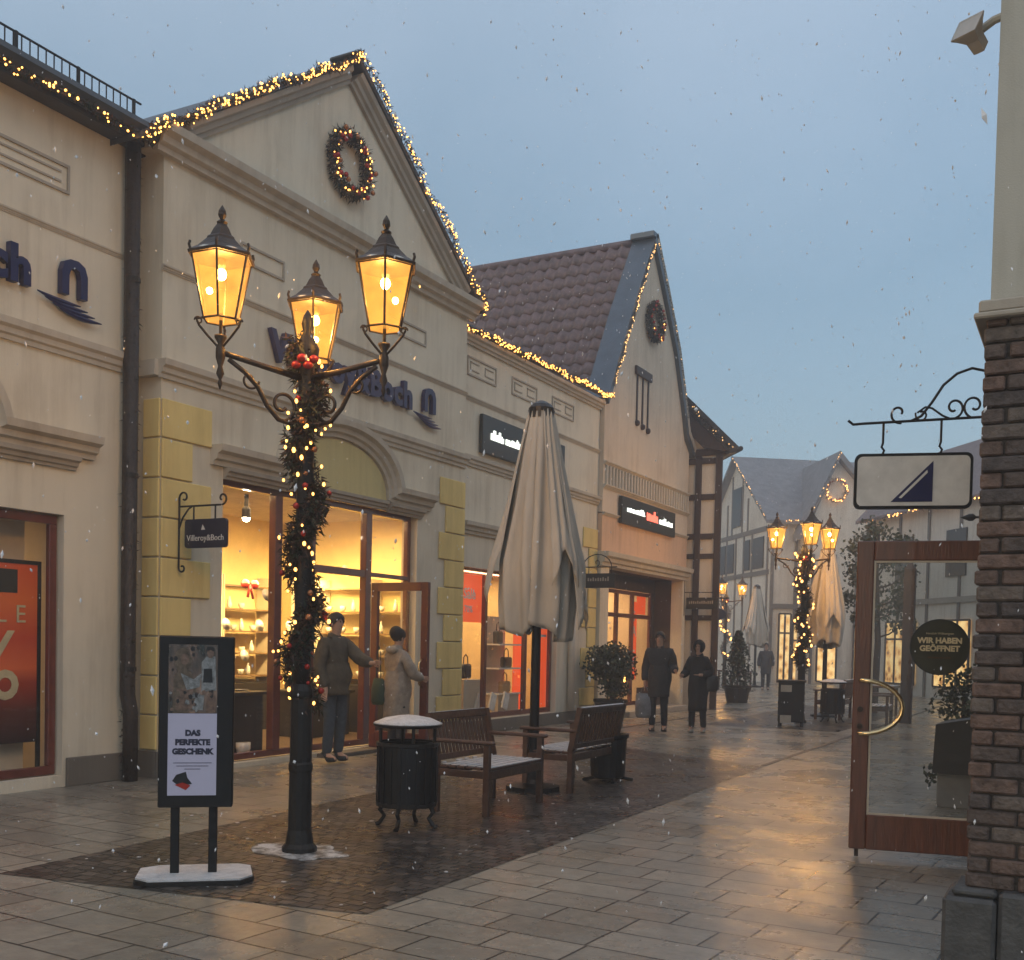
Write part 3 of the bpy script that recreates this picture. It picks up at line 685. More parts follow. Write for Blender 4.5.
# white mugs and box on the window base
for i,(y,z) in enumerate(((10.35,.45),(10.62,.30),(10.68,.5))):
    b=MB(); b.lathe([(.05,.08),(.075,.16),(.075,.24)],(-9.62,y),12); tag(b.build('bowl',M['ceramic'],None,True),('white bowl low in the left shop window','white bowl near the window mullion','white bowl beside the dark red mullion')[i],'bowl','white bowls on the shop window floor')
sp=thing('ceiling_spotlight','bright ceiling spotlight glowing behind the top left shop pane','lamp',(-10.3,11.4,3.5))
b=MB(); b.lathe([(.03,3.56),(.03,3.40),(.06,3.36),(.06,3.24)],(-10.3,11.4),10); b.build('housing',M['black'],sp)
b=MB(); b.ball((-10.3,11.4,3.24),.055,8,6); b.build('bulb',M['spot'],sp,True)
rb=thing('red_bow','red ribbon bow hanging in the shop doorway','bow',(-11.2,12.5,2.4))
b=MB(); b.ball((-11.2,12.40,2.4),.09,8,6,(.5,1.1,.8)); b.ball((-11.2,12.60,2.4),.09,8,6,(.5,1.1,.8)); b.tube([(-11.2,12.5,2.4),(-11.2,12.45,2.2)],.02,6); b.tube([(-11.2,12.5,2.4),(-11.2,12.57,2.18)],.02,6); b.build('ribbon',M['bauble'],rb,True)

# ---------------------------------------------------------------- bracket signs
def scroll(c,r0,turns,ang0,dirn,plane,steps=26,r1=.02):
    pts=[]
    for i in range(steps+1):
        t=i/steps; r=r0*(1-t)+r1*t; a=ang0+dirn*turns*2*PI*t
        pts.append(plane(c[0]+r*cos(a),c[1]+r*sin(a)))
    return pts
s1=thing('hanging_sign','navy hanging shop sign with white lettering on the yellow quoins','sign',(-9.1,9.0,2.9),)
b=MB(); yy=8.98; pl=lambda a,z:(X1+.05+a,yy,z)
b.tube([pl(0,2.36),pl(0,3.15)],.012,8); b.tube([pl(0,3.05),pl(.62,3.05)],.011,8)
b.tube(scroll((.07,3.15),.07,.85,PI,-1,pl),.011,6); b.tube(scroll((.05,2.36),.05,.85,PI,1,pl),.011,6); b.tube(scroll((.64,3.12),.07,.9,-PI/2,1,pl),.011,6)
b.tube([pl(.0,2.80),pl(.05,2.92),pl(.14,3.02),pl(.2,3.05)],.010,6)
b.tube([pl(.22,3.05),pl(.22,2.90)],.010,6); b.tube([pl(.54,3.05),pl(.54,2.90)],.010,6)
b.build('bracket',M['iron'],s1)
b=MB()
def rrect(x0,x1,z0,z1,r,n=5):
    p=[]
    for cx,cz,a0 in ((x1-r,z1-r,0),(x0+r,z1-r,90),(x0+r,z0+r,180),(x1-r,z0+r,270)):
        for i in range(n+1): a=rad(a0+90*i/n); p.append((cx+r*cos(a),cz+r*sin(a)))
    return p
b.prism([(X1+.05+x,z) for x,z in rrect(.10,.72,2.58,2.90,.04)],yy-.015,yy+.015,'y'); b.build('sign_panel',M['navysign'],s1)
text_mesh('Villeroy&Boch',.095,'lettering',M['whitepaint'],s1,frameM((X1+.46,yy-.018,2.66),(1,0,0)),.002,.0,'CENTER')
b=MB(); b.prism([(X1+.40,2.78),(X1+.42,2.84),(X1+.46,2.78)],yy-.018,yy-.016,'y'); b.build('emblem',M['whitepaint'],s1)

# ---------------------------------------------------------------- flat building with shop windows
Cb=thing('flat_shop_building','long cream shop building with orange window posters between the two gables','building',(-9.4,18.4,0))
X2=-9.4; b=MB(); b.wall(X2,15.30,21.28,0,6.78,[(15.75,19.42,.24,2.88)],.28)
b.box(-14,-13.8,15.30,21.28,0,6.78); b.box(-13.8,-9.68,15.30,15.6,0,6.78); b.box(-13.8,-9.68,21.0,21.28,0,6.78); b.box(-13.8,-9.68,15.6,21.0,6.6,6.78)
b.build('wall',M['cream2'],Cb)
b=MB(); b.bbox(X2+.002,X2+.04,15.58,21.26,0,.23); b.build('plinth',M['plinth'],Cb)
b=MB(); b.sweep([(15.32,4.58),(21.26,4.58)],prof(.17,.11),X2); b.sweep([(15.32,5.68),(21.26,5.68)],prof(.07,.05),X2); b.build('string_course',M['trim'],Cb)
b=MB(); b.sweep([(15.6,3.44),(19.7,3.44)],prof(.20,.15),X2); b.build('window_hood',M['trim'],Cb)
b=MB(); b.sweep([(15.32,6.60),(21.28,6.60)],prof(.17,.14),X2); b.build('cornice',M['trim'],Cb)
b=MB(); b.tube([(X2+.10,15.32,6.82),(X2+.10,21.45,6.92)],.065,8); b.build('gutter',M['gutter'],Cb)
for y0,y1 in ((15.72,16.72),(17.3,18.3),(18.95,19.95)): panel_outline(Cb,X2,y0,y1,6.10,6.42,2)
quoins(Cb,X2,21.26,.72,.42,4.05,9,.42,-1,None)
b=MB(); b.tube([(X2+.09,19.95,.25),(X2+.09,19.95,3.3)],.07,10); b.build('white_pilaster_pipe',M['farwhite'],Cb,True)
shopwin(Cb,X2-.10,15.77,19.40,.25,2.87,(16.70,18.25,),.09)
room(Cb,-12.4,X2-.30,15.65,19.9,2.98,M['inwall'],.1,70,(1,.70,.36))
b=MB(); b.bbox(X2+.02,X2+.09,16.14,19.42,4.86,5.52,.01); sg=b.build('shop_sign',M['signblack']); tag(sg,'charcoal sign board with glowing white letters half hidden by the closed parasol','sign')
def lit_blobs(parent,X,y0,y1,z,h,mat,seed):
    """illegible small backlit characters"""
    r=random.Random(seed); b=MB(); y=y0
    while y<y1:
        w_=r.uniform(.05,.09); hh=h*r.choice((.65,.65,.75,1,.7)); t=w_*.3
        k=r.random()
        b.box(X,X+.015,y,y+t,z,z+hh)
        if k<.6: b.box(X,X+.015,y+t,y+w_,z+hh-t,z+hh)
        if k<.8: b.box(X,X+.015,y+w_-t,y+w_,z,z+hh-t)
        if k>.3: b.box(X,X+.015,y+t,y+w_-t,z,z+t)
        y+=w_+.032
    return b.build('lit_lettering',mat,parent)
lit_blobs(sg,X2+.092,16.42,16.86,5.12,.17,M['litwhite'],1); lit_blobs(sg,X2+.092,16.96,17.95,5.12,.15,M['litwhite'],2)
garland([(X2+.17,15.35,6.78),(X2+.17,21.50,6.92)],'dense fairy light garland along the gutter below the tiled roof',.06,.05,24,330,.012,ln=.05)
op=thing('window_poster','orange poster with white writing in the left pane of the handbag shop','poster',(-9.62,16.2,2.2),'orange red posters in shop windows')
b=MB(); b.box(-9.635,-9.62,15.95,16.85,1.95,2.80); b.build('sheet',M['orange'],op); text_mesh('Sale',.26,'lettering',M['whitepaint'],op,wallM(-9.612,16.12,2.36),.002,.006); text_mesh('70%',.17,'lettering',M['whitepaint'],op,wallM(-9.612,16.15,2.12),.002,.004)
op=thing('window_poster','plain orange red poster filling the right pane of the handbag shop','poster',(-9.62,18.9,1.5),'orange red posters in shop windows')
b=MB(); b.box(-9.635,-9.62,18.98,19.85,.34,2.80); b.build('sheet',M['orange'],op)
for i in range(3): b=MB(); b.box(-9.618,-9.614,19.08,19.08+.5-.1*i,2.05-.16*i,2.10-.16*i); b.build('lettering',M['whitepaint'],op)
b=MB(); b.box(-9.95,-9.93,18.6,19.0,.3,2.2); tag(b.build('orange_screen',M['orange']),'orange display panel standing behind the handbags','screen')
area('added_window_fill',(-9.52,17.6,2.84),.1,3.4,24,(1,.74,.42),(0,rad(35),0),Cb)  # added light with no seen source, brightens the posters in this window
sh=thing('handbag_stand','cream display stand holding handbags in the shop window','stand',(-9.9,18.1,.1))
for z in(.62,1.1,1.55): b=MB(); b.box(-10.1,-9.72,17.65,18.55,z,z+.03); b.build('shelf_board',M['ceramic'],sh)
b=MB(); b.box(-10.1,-9.75,17.68,18.5,.1,.62); b.build('base',M['inwall2'],sh)
b=MB(); b.box(-10.12,-10.10,17.65,18.55,.65,2.1); b.build('back_panel',M['inwall2'],sh)
def bag(x,y,z,w,h,mat,label):
    t=thing('handbag',label,'handbag',(x,y,z),'handbags in the shop window')
    b=MB(); b.bbox(x-.06,x+.06,y-w/2,y+w/2,z,z+h,.025); b.build('body',mat,t)
    b=MB(); b.tube([(x,y-w*.3,z+h),(x,y-w*.25,z+h+.12),(x,y,z+h+.17),(x,y+w*.25,z+h+.12),(x,y+w*.3,z+h)],.010,6); b.build('handle',mat,t)
bag(-9.85,18.15,1.13,.30,.2,M['bagdark'],'black handbag on the middle board of the handbag stand')
bag(-9.9,17.9,1.58,.22,.24,M['bagdark'],'black handbag on the top board of the handbag stand')
bag(-9.85,18.1,.65,.32,.22,M['bagtan'],'tan handbag on the low board of the handbag stand')
bag(-9.8,16.55,.95,.26,.26,M['bagdark'],'dark handbag below the lettered orange poster')
b=MB(); b.box(-9.95,-9.68,16.3,17.0,.3,.93); tag(b.build('display_plinth',M['inwall2']),'cream display block under the dark handbag','plinth')
for i,(y,l) in enumerate(((16.75,'small slanted white book in the left pane'),(17.25,'slanted white book beside the mullion'),(17.75,'slanted white book under the handbags'))):
    b=MB(Matrix.Translation((-9.66,y,.36))@Matrix.Rotation(rad(-20),4,'X')); b.bbox(-.02,.02,-.1,.1,0,.32); tag(b.build('display_book',M['ceramic']),l,'book','slanted books in the shop window')

# ---------------------------------------------------------------- steep gabled building with the tiled roof
M['orange2']=M['orange']
D=thing('tiled_gable_building','peach and cream building with steep gable and brown pantile roof','building',(-9.3,24.2,0))
X3=-9.3; d0,d1=21.30,26.78; hz=3.42
b=MB(); b.wall(X3,d0,d1,4.44,6.9,[],.3); 
b.prism([(d0,6.9),(26.4,6.9),(26.1,7.55),(25.4,8.9),(23.82,10.9),(21.5,7.0)],X3-.3,X3,'x')
b.box(-22,X3-.3,d0,d0+.2,0,6.9); b.box(-22,X3-.3,d1-.2,d1,0,6.9); b.build('gable_wall',M['peach2'] if 'peach2' in M else M['cream2'],D)
b=MB(); b.wall(X3,d0,d1,0,3.62,[(21.75,26.55,.0,3.30)],.3); b.build('wall',M['cream2'],D)
b=MB(); b.wall(X3+.003,d0,d1,3.62,4.42,[],.3); b.build('band',M['peach'],D)
b=MB(); b.sweep([(d0-.1,3.30),(d1,3.30)],prof(.30,.22),X3); b.sweep([(d0,4.38),(d1,4.38)],prof(.07,.06),X3+.004); b.build('cornice',M['trim'],D)
b=MB(); b.sweep([(d0,5.46),(d1,5.46)],prof(.07,.08),X3); b.sweep([(d0,4.96),(d1,4.96)],prof(.08,.08),X3)
y=d0+.1
while y<d1-.1: b.bbox(X3,X3+.05,y,y+.07,5.04,5.46); y+=.175
b.build('balustrade_frieze',M['trim'],D)
b=MB(); b.wall(X3-.75,21.75,26.55,0,3.3,[(22.35,26.4,.1,2.96)],.1); b.box(X3-.75,X3-.3,21.74,21.75,0,3.3); b.box(X3-.75,X3-.3,26.55,26.56,0,3.3); b.box(X3-.75,X3-.3,21.75,26.55,3.3,3.32); b.build('porch_lining',M['timberd'],D)
f_=MB(); Xd=X3-.78; frame(f_,Xd,22.37,26.38,.12,2.94,.09)
for m in (23.1,24.1,25.1): f_.bbox(Xd-.06,Xd+.02,m-.06,m+.06,.2,2.85)
f_.bbox(Xd-.06,Xd+.02,22.45,26.3,2.28,2.38); wn=f_.build('window',M['redframe'],D)
for a,c in ((22.46,23.04),(24.16,25.04),(25.16,26.29)): bb=MB(); bb.box(Xd-.04,Xd-.034,a,c,.2,2.86); bb.build('pane',M['glass'],wn)
room(D,-13.2,Xd-.10,22.0,26.8,3.2,M['inwall'],.03,110,(1,.66,.30))
b=MB(); b.bbox(Xd-.1,X3+.3,22.4,26.4,0,.12); b.build('doorstep',M['trimd'],D)
b=MB(); b.box(X3-.7,X3-.3,25.3,26.5,.12,.55); b.build('window_base',M['timberd'],D)
# three slit openings
for i in range(3):
    y=23.08+.34*i; b=MB(); b.bbox(X3+.001,X3+.03,y-.03,y+.03,6.70-.03*i,7.74,.005); b.build('slit_window',M['timberd'],D)
    b=MB(); b.ball((X3+.03,y,6.66-.03*i),.07,8,6); b.build('slit_drop',M['timberd'],D,True)
b=MB(); b.bbox(X3+.002,X3+.06,22.92,23.90,7.74,7.93); b.build('slit_hood',M['timberd'],D)
# coping along the gable
cop=MB()
Lr=[(23.82,11.1),(22.55,9.1),(21.28,6.88)]
Rr=[(23.82,11.1),(24.65,10.1),(25.55,8.9),(26.2,7.6),(26.45,7.0),(26.98,6.62)]
def ribbon(P,x0,x1,th,side):
    vs=[];fs=[]
    for i,p in enumerate(P):
        for x in(x0,x1): vs.append((x,p[0],p[1])); vs.append((x,p[0]-side*th*.5,p[1]-th))
    for i in range(len(P)-1):
        a=i*4;c=a+4
        fs+= [(a,a+2,c+2,c),(a+1,c+1,c+3,a+3),(a,c,c+1,a+1),(a+2,a+3,c+3,c+2)]
    fs+=[(0,1,3,2),(len(P)*4-4,len(P)*4-2,len(P)*4-1,len(P)*4-3)]
    return vs,fs
cop.add(*ribbon(Lr,-9.78,X3+.08,.14,-1)); cop.add(*ribbon(Rr,-9.78,X3+.10,.14,1)); cop.bbox(-9.8,X3+.10,23.66,23.98,11.05,11.19,.02)
cop.build('gable_coping',M['zinc'],D)
b=MB(); b.sweep([p for p in Rr[::-1]],[(-.02,0),(-.02,.1),(-.16,.1),(-.16,0)],X3); b.build('barge_board',M['trimd'],D)
# pantiles: rows of tiles on both slopes
def tiles(parent,slope):
    b=MB(); Wt,Ht=.30,.36
    p0=Vector((0,*slope[0])); p1=Vector((0,*slope[1])); L=(p1-p0).length; dr=(p1-p0)/L; nr=Vector((0,dr.z,-dr.y)); 
    if nr.z<0: nr=-nr
    rows=int(L/Ht)+1; x0,x1=-23.0,-9.70; cols=int((x1-x0)/Wt); sub=5
    for r in range(rows):
        nx=cols*sub; vs=[];
        for j,(t,hh) in enumerate(((r*Ht,.0),(r*Ht,.06),(min(L,(r+1)*Ht+.05),.02))):
            for i in range(nx+1):
                ph=(i%sub)/sub; wv=.045*(sin(2*PI*ph)) if j else .03*sin(2*PI*ph)-.02
                jx=.01*noise.noise(Vector((i//sub*3.3,r*2.1,0)))
                p=p0+dr*(L-t if True else t)*1.0
                vs.append((x0+i*Wt/sub, (p0+dr*max(0,(L-t))).y+nr.y*(hh+wv+jx*1.5),(p0+dr*max(0,(L-t))).z+nr.z*(hh+wv+jx*1.5)))
        m=nx+1
        b.add(vs,[(j*m+i,j*m+i+1,(j+1)*m+i+1,(j+1)*m+i) for j in range(2) for i in range(nx)])
    return b.build('roof_tiles',M['pantile'],parent,True)
tiles(D,((23.82,10.98),(20.9,5.95)))
b=MB(); b.add([(-23,23.82,10.98),(-9.7,23.82,10.98),(-9.7,26.5,6.9),(-23,26.5,6.9)],[(0,1,2,3)]); b.build('rear_roof',M['pantile'],D)
b=MB(); b.tube([(-23,23.82,11.02),(-9.8,23.82,11.02)],.10,8); b.build('ridge_tiles',M['pantile'],D,True)
garland([(X3+.10,21.55,7.2),(X3+.10,23.68,10.85)],'fairy light garland climbing the left edge of the steep tiled gable',.035,.05,14,120,.011,ln=.05,dim=True)
garland([(X3+.14,23.9,10.95),(X3+.14,25.5,8.95),(X3+.14,26.3,7.4)],'faint fairy lights on the right edge of the steep tiled gable',.02,.06,8,14,.009,ln=.04,dim=True)
wreath((X3+.1,23.9,9.15),.38,'dark unlit wreath with red baubles on the steep gable',.12,6)
sg=MB(); sg.bbox(X3+.02,X3+.10,22.15,25.60,4.30,4.90,.01); sg=sg.build('shop_sign',M['signblack']); tag(sg,'charcoal sign board with white and red glowing letters on the peach building','sign')
lit_blobs(sg,X3+.102,22.45,23.55,4.58,.13,M['litwhite'],4); lit_blobs(sg,X3+.102,23.65,24.35,4.52,.24,M['litred'],5); lit_blobs(sg,X3+.102,24.48,25.35,4.52,.16,M['litwhite'],6)
area('added_window_fill',(-10.16,24.3,3.1),.15,3.6,15,(1,.70,.36),(0,rad(35),0),D)  # added light behind the porch glass to brighten the orange sheets
op=thing('sale_banner','tall orange red banner with white letters in the doorway of the peach building','banner',(-10.3,23.9,1.5))
b=MB(); b.box(-10.15,-10.135,25.17,25.55,.75,2.70); b.build('sheet',M['orange'],op)
for i,ch in enumerate('SALE'): text_mesh(ch,.36,'letter',M['whitepaint'],op,wallM(-10.13,25.25,2.22-.38*i),.003,.008)
op=thing('window_poster','small red and white poster in the upper panes of the peach building','poster',(-10.25,25.2,2.6),'orange red posters in shop windows')
b=MB(); b.box(-10.17,-10.165,25.6,26.2,2.4,2.85); b.build('sheet',M['orange'],op)
pc=thing('picture_panel','dark framed poster with a pale face beside the left door of the peach building','poster',(X3,21.6,1.7))
M['dimpic']=gradient('dim_portrait_print',[(0,(.03,.02,.02)),(.35,(.05,.03,.02)),(.5,(.7,.55,.3)),(.6,(.5,.35,.2)),(.7,(.04,.03,.02)),(1,(.06,.04,.03))],2,-.5,.5,.15)
b=MB(); b.box(X3-.72,X3-.70,21.80,22.28,1.15,2.15); b.build('sheet',M['dimpic'],pc)
# bracket sign
def small_sign(loc,label,w=.62,h=.28,arch=True,panelmat='signblack',group='small projecting shop signs'):
    x,y,z=loc; s=thing('hanging_sign',label,'sign',loc,group); pl=lambda a,zz:(x+a,y,z+zz)
    b=MB(); b.tube([pl(0,-.35),pl(0,.55)],.014,6); b.tube([pl(0,.25),pl(w+.1,.25)],.012,6)
    if arch: b.tube([pl(.02+.32*(1-cos(PI*i/10)),.25+.26*sin(PI*i/10)) for i in range(11)],.010,6); b.tube(scroll((.33,.34),.07,.9,-PI/2,1,pl),.008,6)
    b.tube([pl(.15,.25),pl(.15,.12)],.008,6); b.tube([pl(w-.02,.25),pl(w-.02,.12)],.008,6); b.build('bracket',M['iron'],s)
    b=MB(); b.bbox(x+.06,x+.06+w,y-.02,y+.02,z-h+.12,z+.12,.01); b.build('sign_panel',M[panelmat],s)
    b=MB()
    r=random.Random(int(abs(y*10))); a=.14
    while a<w-.06: hh=r.uniform(.05,.09); b.box(x+.0+a,x+a+.03,y-.026,y-.022,z-.04,z-.04+hh); a+=.055
    b.build('sign_writing',M['trimd'],s); return s
small_sign((X2+.05,20.45,2.95),'small dark sign on an arched bracket above the potted bush',.68,.30)
small_sign((X3+.0,26.7,2.75),'small dark sign projecting from the corner next to the timbered wall',.85,.3,False)

# ---------------------------------------------------------------- timbered building
SH=Matrix(((1,-.72,0,.72*27.2),(0,1,0,0),(0,0,1,0),(0,0,0,1)))
Tb=thing('timbered_building','narrow half timbered house end with dark beams beside the peach gable','building',(-9,29,0))
b=MB(SH); b.box(-14,-8.55,27.2,33,0,6.65); b.prism([(-14.8,6.62),(-8.4,6.62),(-11.6,9.8)],27.2,33,'y'); b.build('wall',M['farwhite'],Tb)
bm=MB()
def beam(x0,x1,z0,z1): bm.bbox(x0,x1,27.14,27.22,z0,z1,.01)
beam(-8.70,-8.53,0,6.62); beam(-9.24,-9.08,0,6.55)
for z,h_ in ((6.35,.20),(5.42,.20),(4.40,.20),(3.90,.18),(2.30,.18)): beam(-9.9,-9.24,z,z+h_-.05); beam(-9.08,-8.70,z,z+h_-.05)
beam(-9.9,-8.4,6.56,6.74); bm.build('timber_frame',M['timberd'],Tb)
b=MB(SH); b.prism([(-8.28,6.56),(-8.45,6.56),(-11.6,9.78),(-14.8,6.55),(-15,6.62),(-11.6,10.05),(-8.2,6.68)],26.95,33.2,'y'); b.build('roof',M['slate'],Tb)
b=MB(); b.prism([(-8.33,6.60),(-11.6,9.88),(-11.6,9.35),(-9.0,6.745)],26.98,27.12,'y'); b.build('barge_board',M['timberd'],Tb)
garland([(-8.25,26.9,6.7),(-11.4,26.9,9.85)],'white fairy lights on the sloping eave of the timbered house',.06,.06,16,40,.012,dim=True)
b=MB(SH); b.tube([(-8.2,26.9,6.64),(-8.2,33,6.64)],.07,8); b.build('gutter',M['gutter'],Tb)
# street side row beyond, along X=-8.55
for k in range(3):
    bm=MB(SH); y=28.6+k*1.5; bm.bbox(-8.55,-8.50,y,y+.16,0,6.5); bm.build('post',M['timberd'],Tb)

# ---------------------------------------------------------------- right hand pillar building
P=thing('brick_pillar_building','right edge building with weathered brick base and grey beige wall above','building',(-.5,6.1,0))
BM=brickmats()
xs0,ys0=-.53,5.98
b=MB(); b.box(xs0+.02,6,ys0+.02,ys0+.5,.0,3.28); b.box(xs0+.02,xs0+.4,ys0+.5,8.70,0,3.28); b.box(xs0+.02,xs0+.4,10.1,22,0,3.28); b.box(xs0+.02,xs0+.4,8.70,10.1,2.5,3.28); b.build('mortar_bed',M['mortar'],P)
bb=MB(); ch=.0815; z=.40; r_=0
while z<3.26:
    off=(0,.12,.05,.17)[r_%4]; x=xs0-.0
    x=xs0; first=True
    while x<3.2:
        L=(.24 if not(first and r_%2) else .115); first=False
        bb.m=R.choice((0,0,1,2,2,3,4))
        j=R.uniform(-.006,.006); e=R.uniform(-.004,.006)
        bb.bbox(x+(e if x>xs0 else R.uniform(-.008,.010)),x+L-.012,ys0-.002+j,ys0+.09,z,z+ch-.008+R.uniform(-.003,.002),.009); x+=L
    y=ys0+.10 if r_%2 else ys0+.10
    while y<16:
        L=.24
        if not(8.45<y<10.1 and z<2.45):
            bb.m=R.choice((0,0,1,2,2,3,4)); bb.bbox(xs0+R.uniform(-.006,.006),xs0+.09,y,y+L-.008,z,z+ch-.008,.007)
        y+=L
    z+=ch; r_+=1
bb.build('brickwork',BM,P)
b=MB(); b.bbox(xs0-.10,xs0+.155,ys0-.08,ys0+.35,0,.355,.02); b.build('plinth_block',M['stone'],P)
b=MB(); b.bbox(xs0+.163,xs0+1.2,ys0-.075,ys0+.35,0,.40,.02); b.build('plinth_block',M['stone'],P)
b=MB(); b.bbox(xs0-.06,xs0+.152,ys0-.05,ys0+.3,.357,.40,.015); b.box(xs0-.03,xs0+.2,ys0+.36,8.6,0,.38); b.build('plinth_cap',M['stone'],P)
b=MB(); b.box(xs0+.02,6,ys0+.03,22,3.385,9.0); b.build('upper_wall',M['greywall'],P)
b=MB(); b.bbox(xs0-.05,6,ys0-.05,22,3.285,3.315,.008); b.bbox(xs0-.03,6,ys0-.03,22,3.316,3.38,.01); b.build('cornice',M['trimd'],P)
b=MB(); b.bbox(xs0-.25,6.2,ys0-.3,22,9.0,9.2,.03); b.build('eave',M['gutter'],P)
area('entrance_lamp',(-.1,9.4,2.4),.3,1.2,2.5,(1,.7,.4),(0,rad(-30),0),P)

# open glazed door on the right
dr=thing('glazed_door','open varnished red wood glass door beside the brick pillar','door',(-.5,8.82,.06))
hx,hy=-.50,8.82; ex,ey=-1.61,8.60; L=math.hypot(ex-hx,ey-hy); ang=math.atan2(ey-hy,ex-hx)
T=Matrix.Translation((hx,hy,0))@Matrix.Rotation(ang,4,'Z')
b=MB(T); z0,z1=.07,2.44
b.bbox(L-.125,L,-.028,.028,z0,z1,.008); b.bbox(0,.125,-.028,.028,z0,z1,.008); b.bbox(.125,L-.125,-.028,.028,z1-.15,z1,.008); b.bbox(.125,L-.125,-.028,.028,z0,z0+.27,.008); b.build('frame',M['doorwood'],dr)
b=MB(T); b.box(.125,L-.125,-.004,.004,z0+.27,z1-.15); b.build('pane',M['doorglass'],dr)
b=MB(T)
for u0,u1,a0,a1 in ((.125,L-.125,z0+.27,z0+.285),(.125,L-.125,z1-.165,z1-.15),(.125,.14,z0+.285,z1-.165),(L-.14,L-.125,z0+.285,z1-.165)): b.box(u0,u1,.005,.02,a0,a1)
b.build('glazing_bead',M['trim'],dr)
b=MB(T); pts=[]
for i in range(15): a=rad(-90+180*i/14); pts.append((L-.06-.30*cos(a),.075,1.17+.205*sin(a)))
pts=[(L-.05,.03,.97)]+pts+[(L-.05,.03,1.37)]
b.tube(pts,.018,10); b.build('handle',M['brass'],dr,True)
for zz in(1.15,1.02): b=MB(T@Matrix.Translation((L-.055,.032,zz))@Matrix.Rotation(rad(90),4,'X')); b.lathe([(.022,-.01),(.022,.006),(.014,.010)],(0,0),14); b.build('lock_rose',M['bronze'],dr)
b=MB(T); b.box(L-.075,L-.045,-.02,.02,.012,.07); b.build('floor_stop',M['bronze'],dr)
stk=T@Matrix.Translation((.38,.006,1.63))
# sticker is at the outer part of the pane
su=.52
b=MB(T@Matrix.Translation((su,.006,1.64))@Matrix.Rotation(rad(-90),4,'X')); b.lathe([(.212,-.008),(.212,-.002)],(0,0),40); st=b.build('round_sticker',M['navysign'],dr)
st.data.materials.clear(); M['olive']=basic('dark_olive_sticker',(.035,.035,.018),.4,var=.2,bump=0); st.data.materials.append(M['olive'])
b=MB(T@Matrix.Translation((su,.016,1.64))@Matrix.Rotation(rad(90),4,'X')); 
vs=[];n=40
for rr in(.204,.212):
    for k in range(n): vs.append((rr*cos(2*PI*k/n),rr*sin(2*PI*k/n),0))
b.add(vs,[(k,(k+1)%n,n+(k+1)%n,n+k) for k in range(n)]); b.build('sticker_rim',M['signblack'],st)
e_=Vector((hx-ex,hy-ey,0)).normalized()
def stxt(t,s,dz,mat,bold=0.0): text_mesh(t,s,'lettering',mat,st,frameM((T@Vector((su,.014,1.64+dz))),e_),.001,bold,'CENTER')
stxt('WIR HABEN',.058,.03,M['gold'],.0028); stxt('GEÖFFNET',.058,-.03,M['gold'],.0028); stxt('Herzlich Willkommen',.022,.095,M['gold']); stxt('Wir freuen uns auf Sie',.018,-.085,M['baubleg'])

# white hanging sign with navy triangle
ws=thing('hanging_sign','white rectangular hanging sign with a navy triangle and black rim on the scrolled bracket','sign',(-.5,8.7,3.0))
e=Vector((.965,.26,0)).normalized()*.91; O=Vector((-1.59,8.27,0))
def pl2(a,z): q=O+e*a; return (q.x,q.y,z)
TT=Matrix(((e.x,-e.y,0,O.x),(e.y,e.x,0,O.y),(0,0,1,0),(0,0,0,1)))
b=MB(TT); b.prism(rrect(0,.90,2.645,3.05,.05),-.022,.022,'y'); b.build('rim',M['black'],ws)
b=MB(TT); b.prism(rrect(.022,.878,2.667,3.028,.04),-.026,.026,'y'); b.build('face',M['signwhite'],ws)
b=MB(TT); b.prism([(.285,2.695),(.60,2.695),(.60,2.99)],-.030,-.027,'y'); b.build('triangle_emblem',M['navy'],ws)
b=MB(TT); b.prism([(.345,2.725),(.365,2.72),(.56,2.905),(.555,2.925)],-.033,-.031,'y'); b.build('emblem_stripe',M['signwhite'],ws)
b=MB()
b.tube([pl2(-.06,3.30),pl2(-.02,3.27),pl2(.06,3.275),pl2(1.02,3.305)],.010,8)
b.tube([pl2(.42,3.285),pl2(.50,3.32),pl2(.58,3.42),pl2(.66,3.54),pl2(.76,3.62),pl2(.87,3.655),pl2(.98,3.63),pl2(1.06,3.58)],.010,8)
b.tube(scroll((.33,3.345),.075,.85,-PI/2+.3,-1,pl2),.009,6)
b.tube(scroll((.505,3.33),.05,.9,PI*.9,1,pl2),.007,6)
b.tube([pl2(.47,3.345),pl2(.53,3.385),pl2(.58,3.375),pl2(.66,3.32),pl2(.72,3.295)],.008,6)
b.tube(scroll((.745,3.375),.075,1.05,-PI/2+.2,1,pl2),.009,6); b.tube(scroll((.895,3.385),.085,1.05,-PI/2-.3,-1,pl2),.009,6)
for a in(.215,.655): b.tube([pl2(a,3.285),pl2(a,3.13),pl2(a-.01,3.10),pl2(a+.01,3.075),pl2(a,3.05)],.009,6)
b.build('bracket',M['iron'],ws)
# smaller bracket farther along the wall
sb=thing('sign_bracket','small black bracket with an arrow tip on the wall beyond the white sign','bracket',(-.5,13,3.1))
b=MB(); b.tube([(-.5,13.1,3.1),(-1.2,12.95,3.1)],.014,6); b.lathe([(.001,-.13),(.04,-.04),(.04,0),(.015,.03)],(0,0),8,Matrix.Translation((-1.2,12.95,3.1))@Matrix.Rotation(rad(90),4,'Y')); b.build('arm',M['iron'],sb)
b=MB(); b.tube([(-.78,13.04,3.1),(-.78,13.04,2.88)],.01,6); b.tube([(-1.0,13,2.62),(-.5,13.1,2.62)],.014,6); b.tube([(-1.0,13,2.62),(-1.0,13,2.86)],.012,6); b.build('hanger',M['iron'],sb)

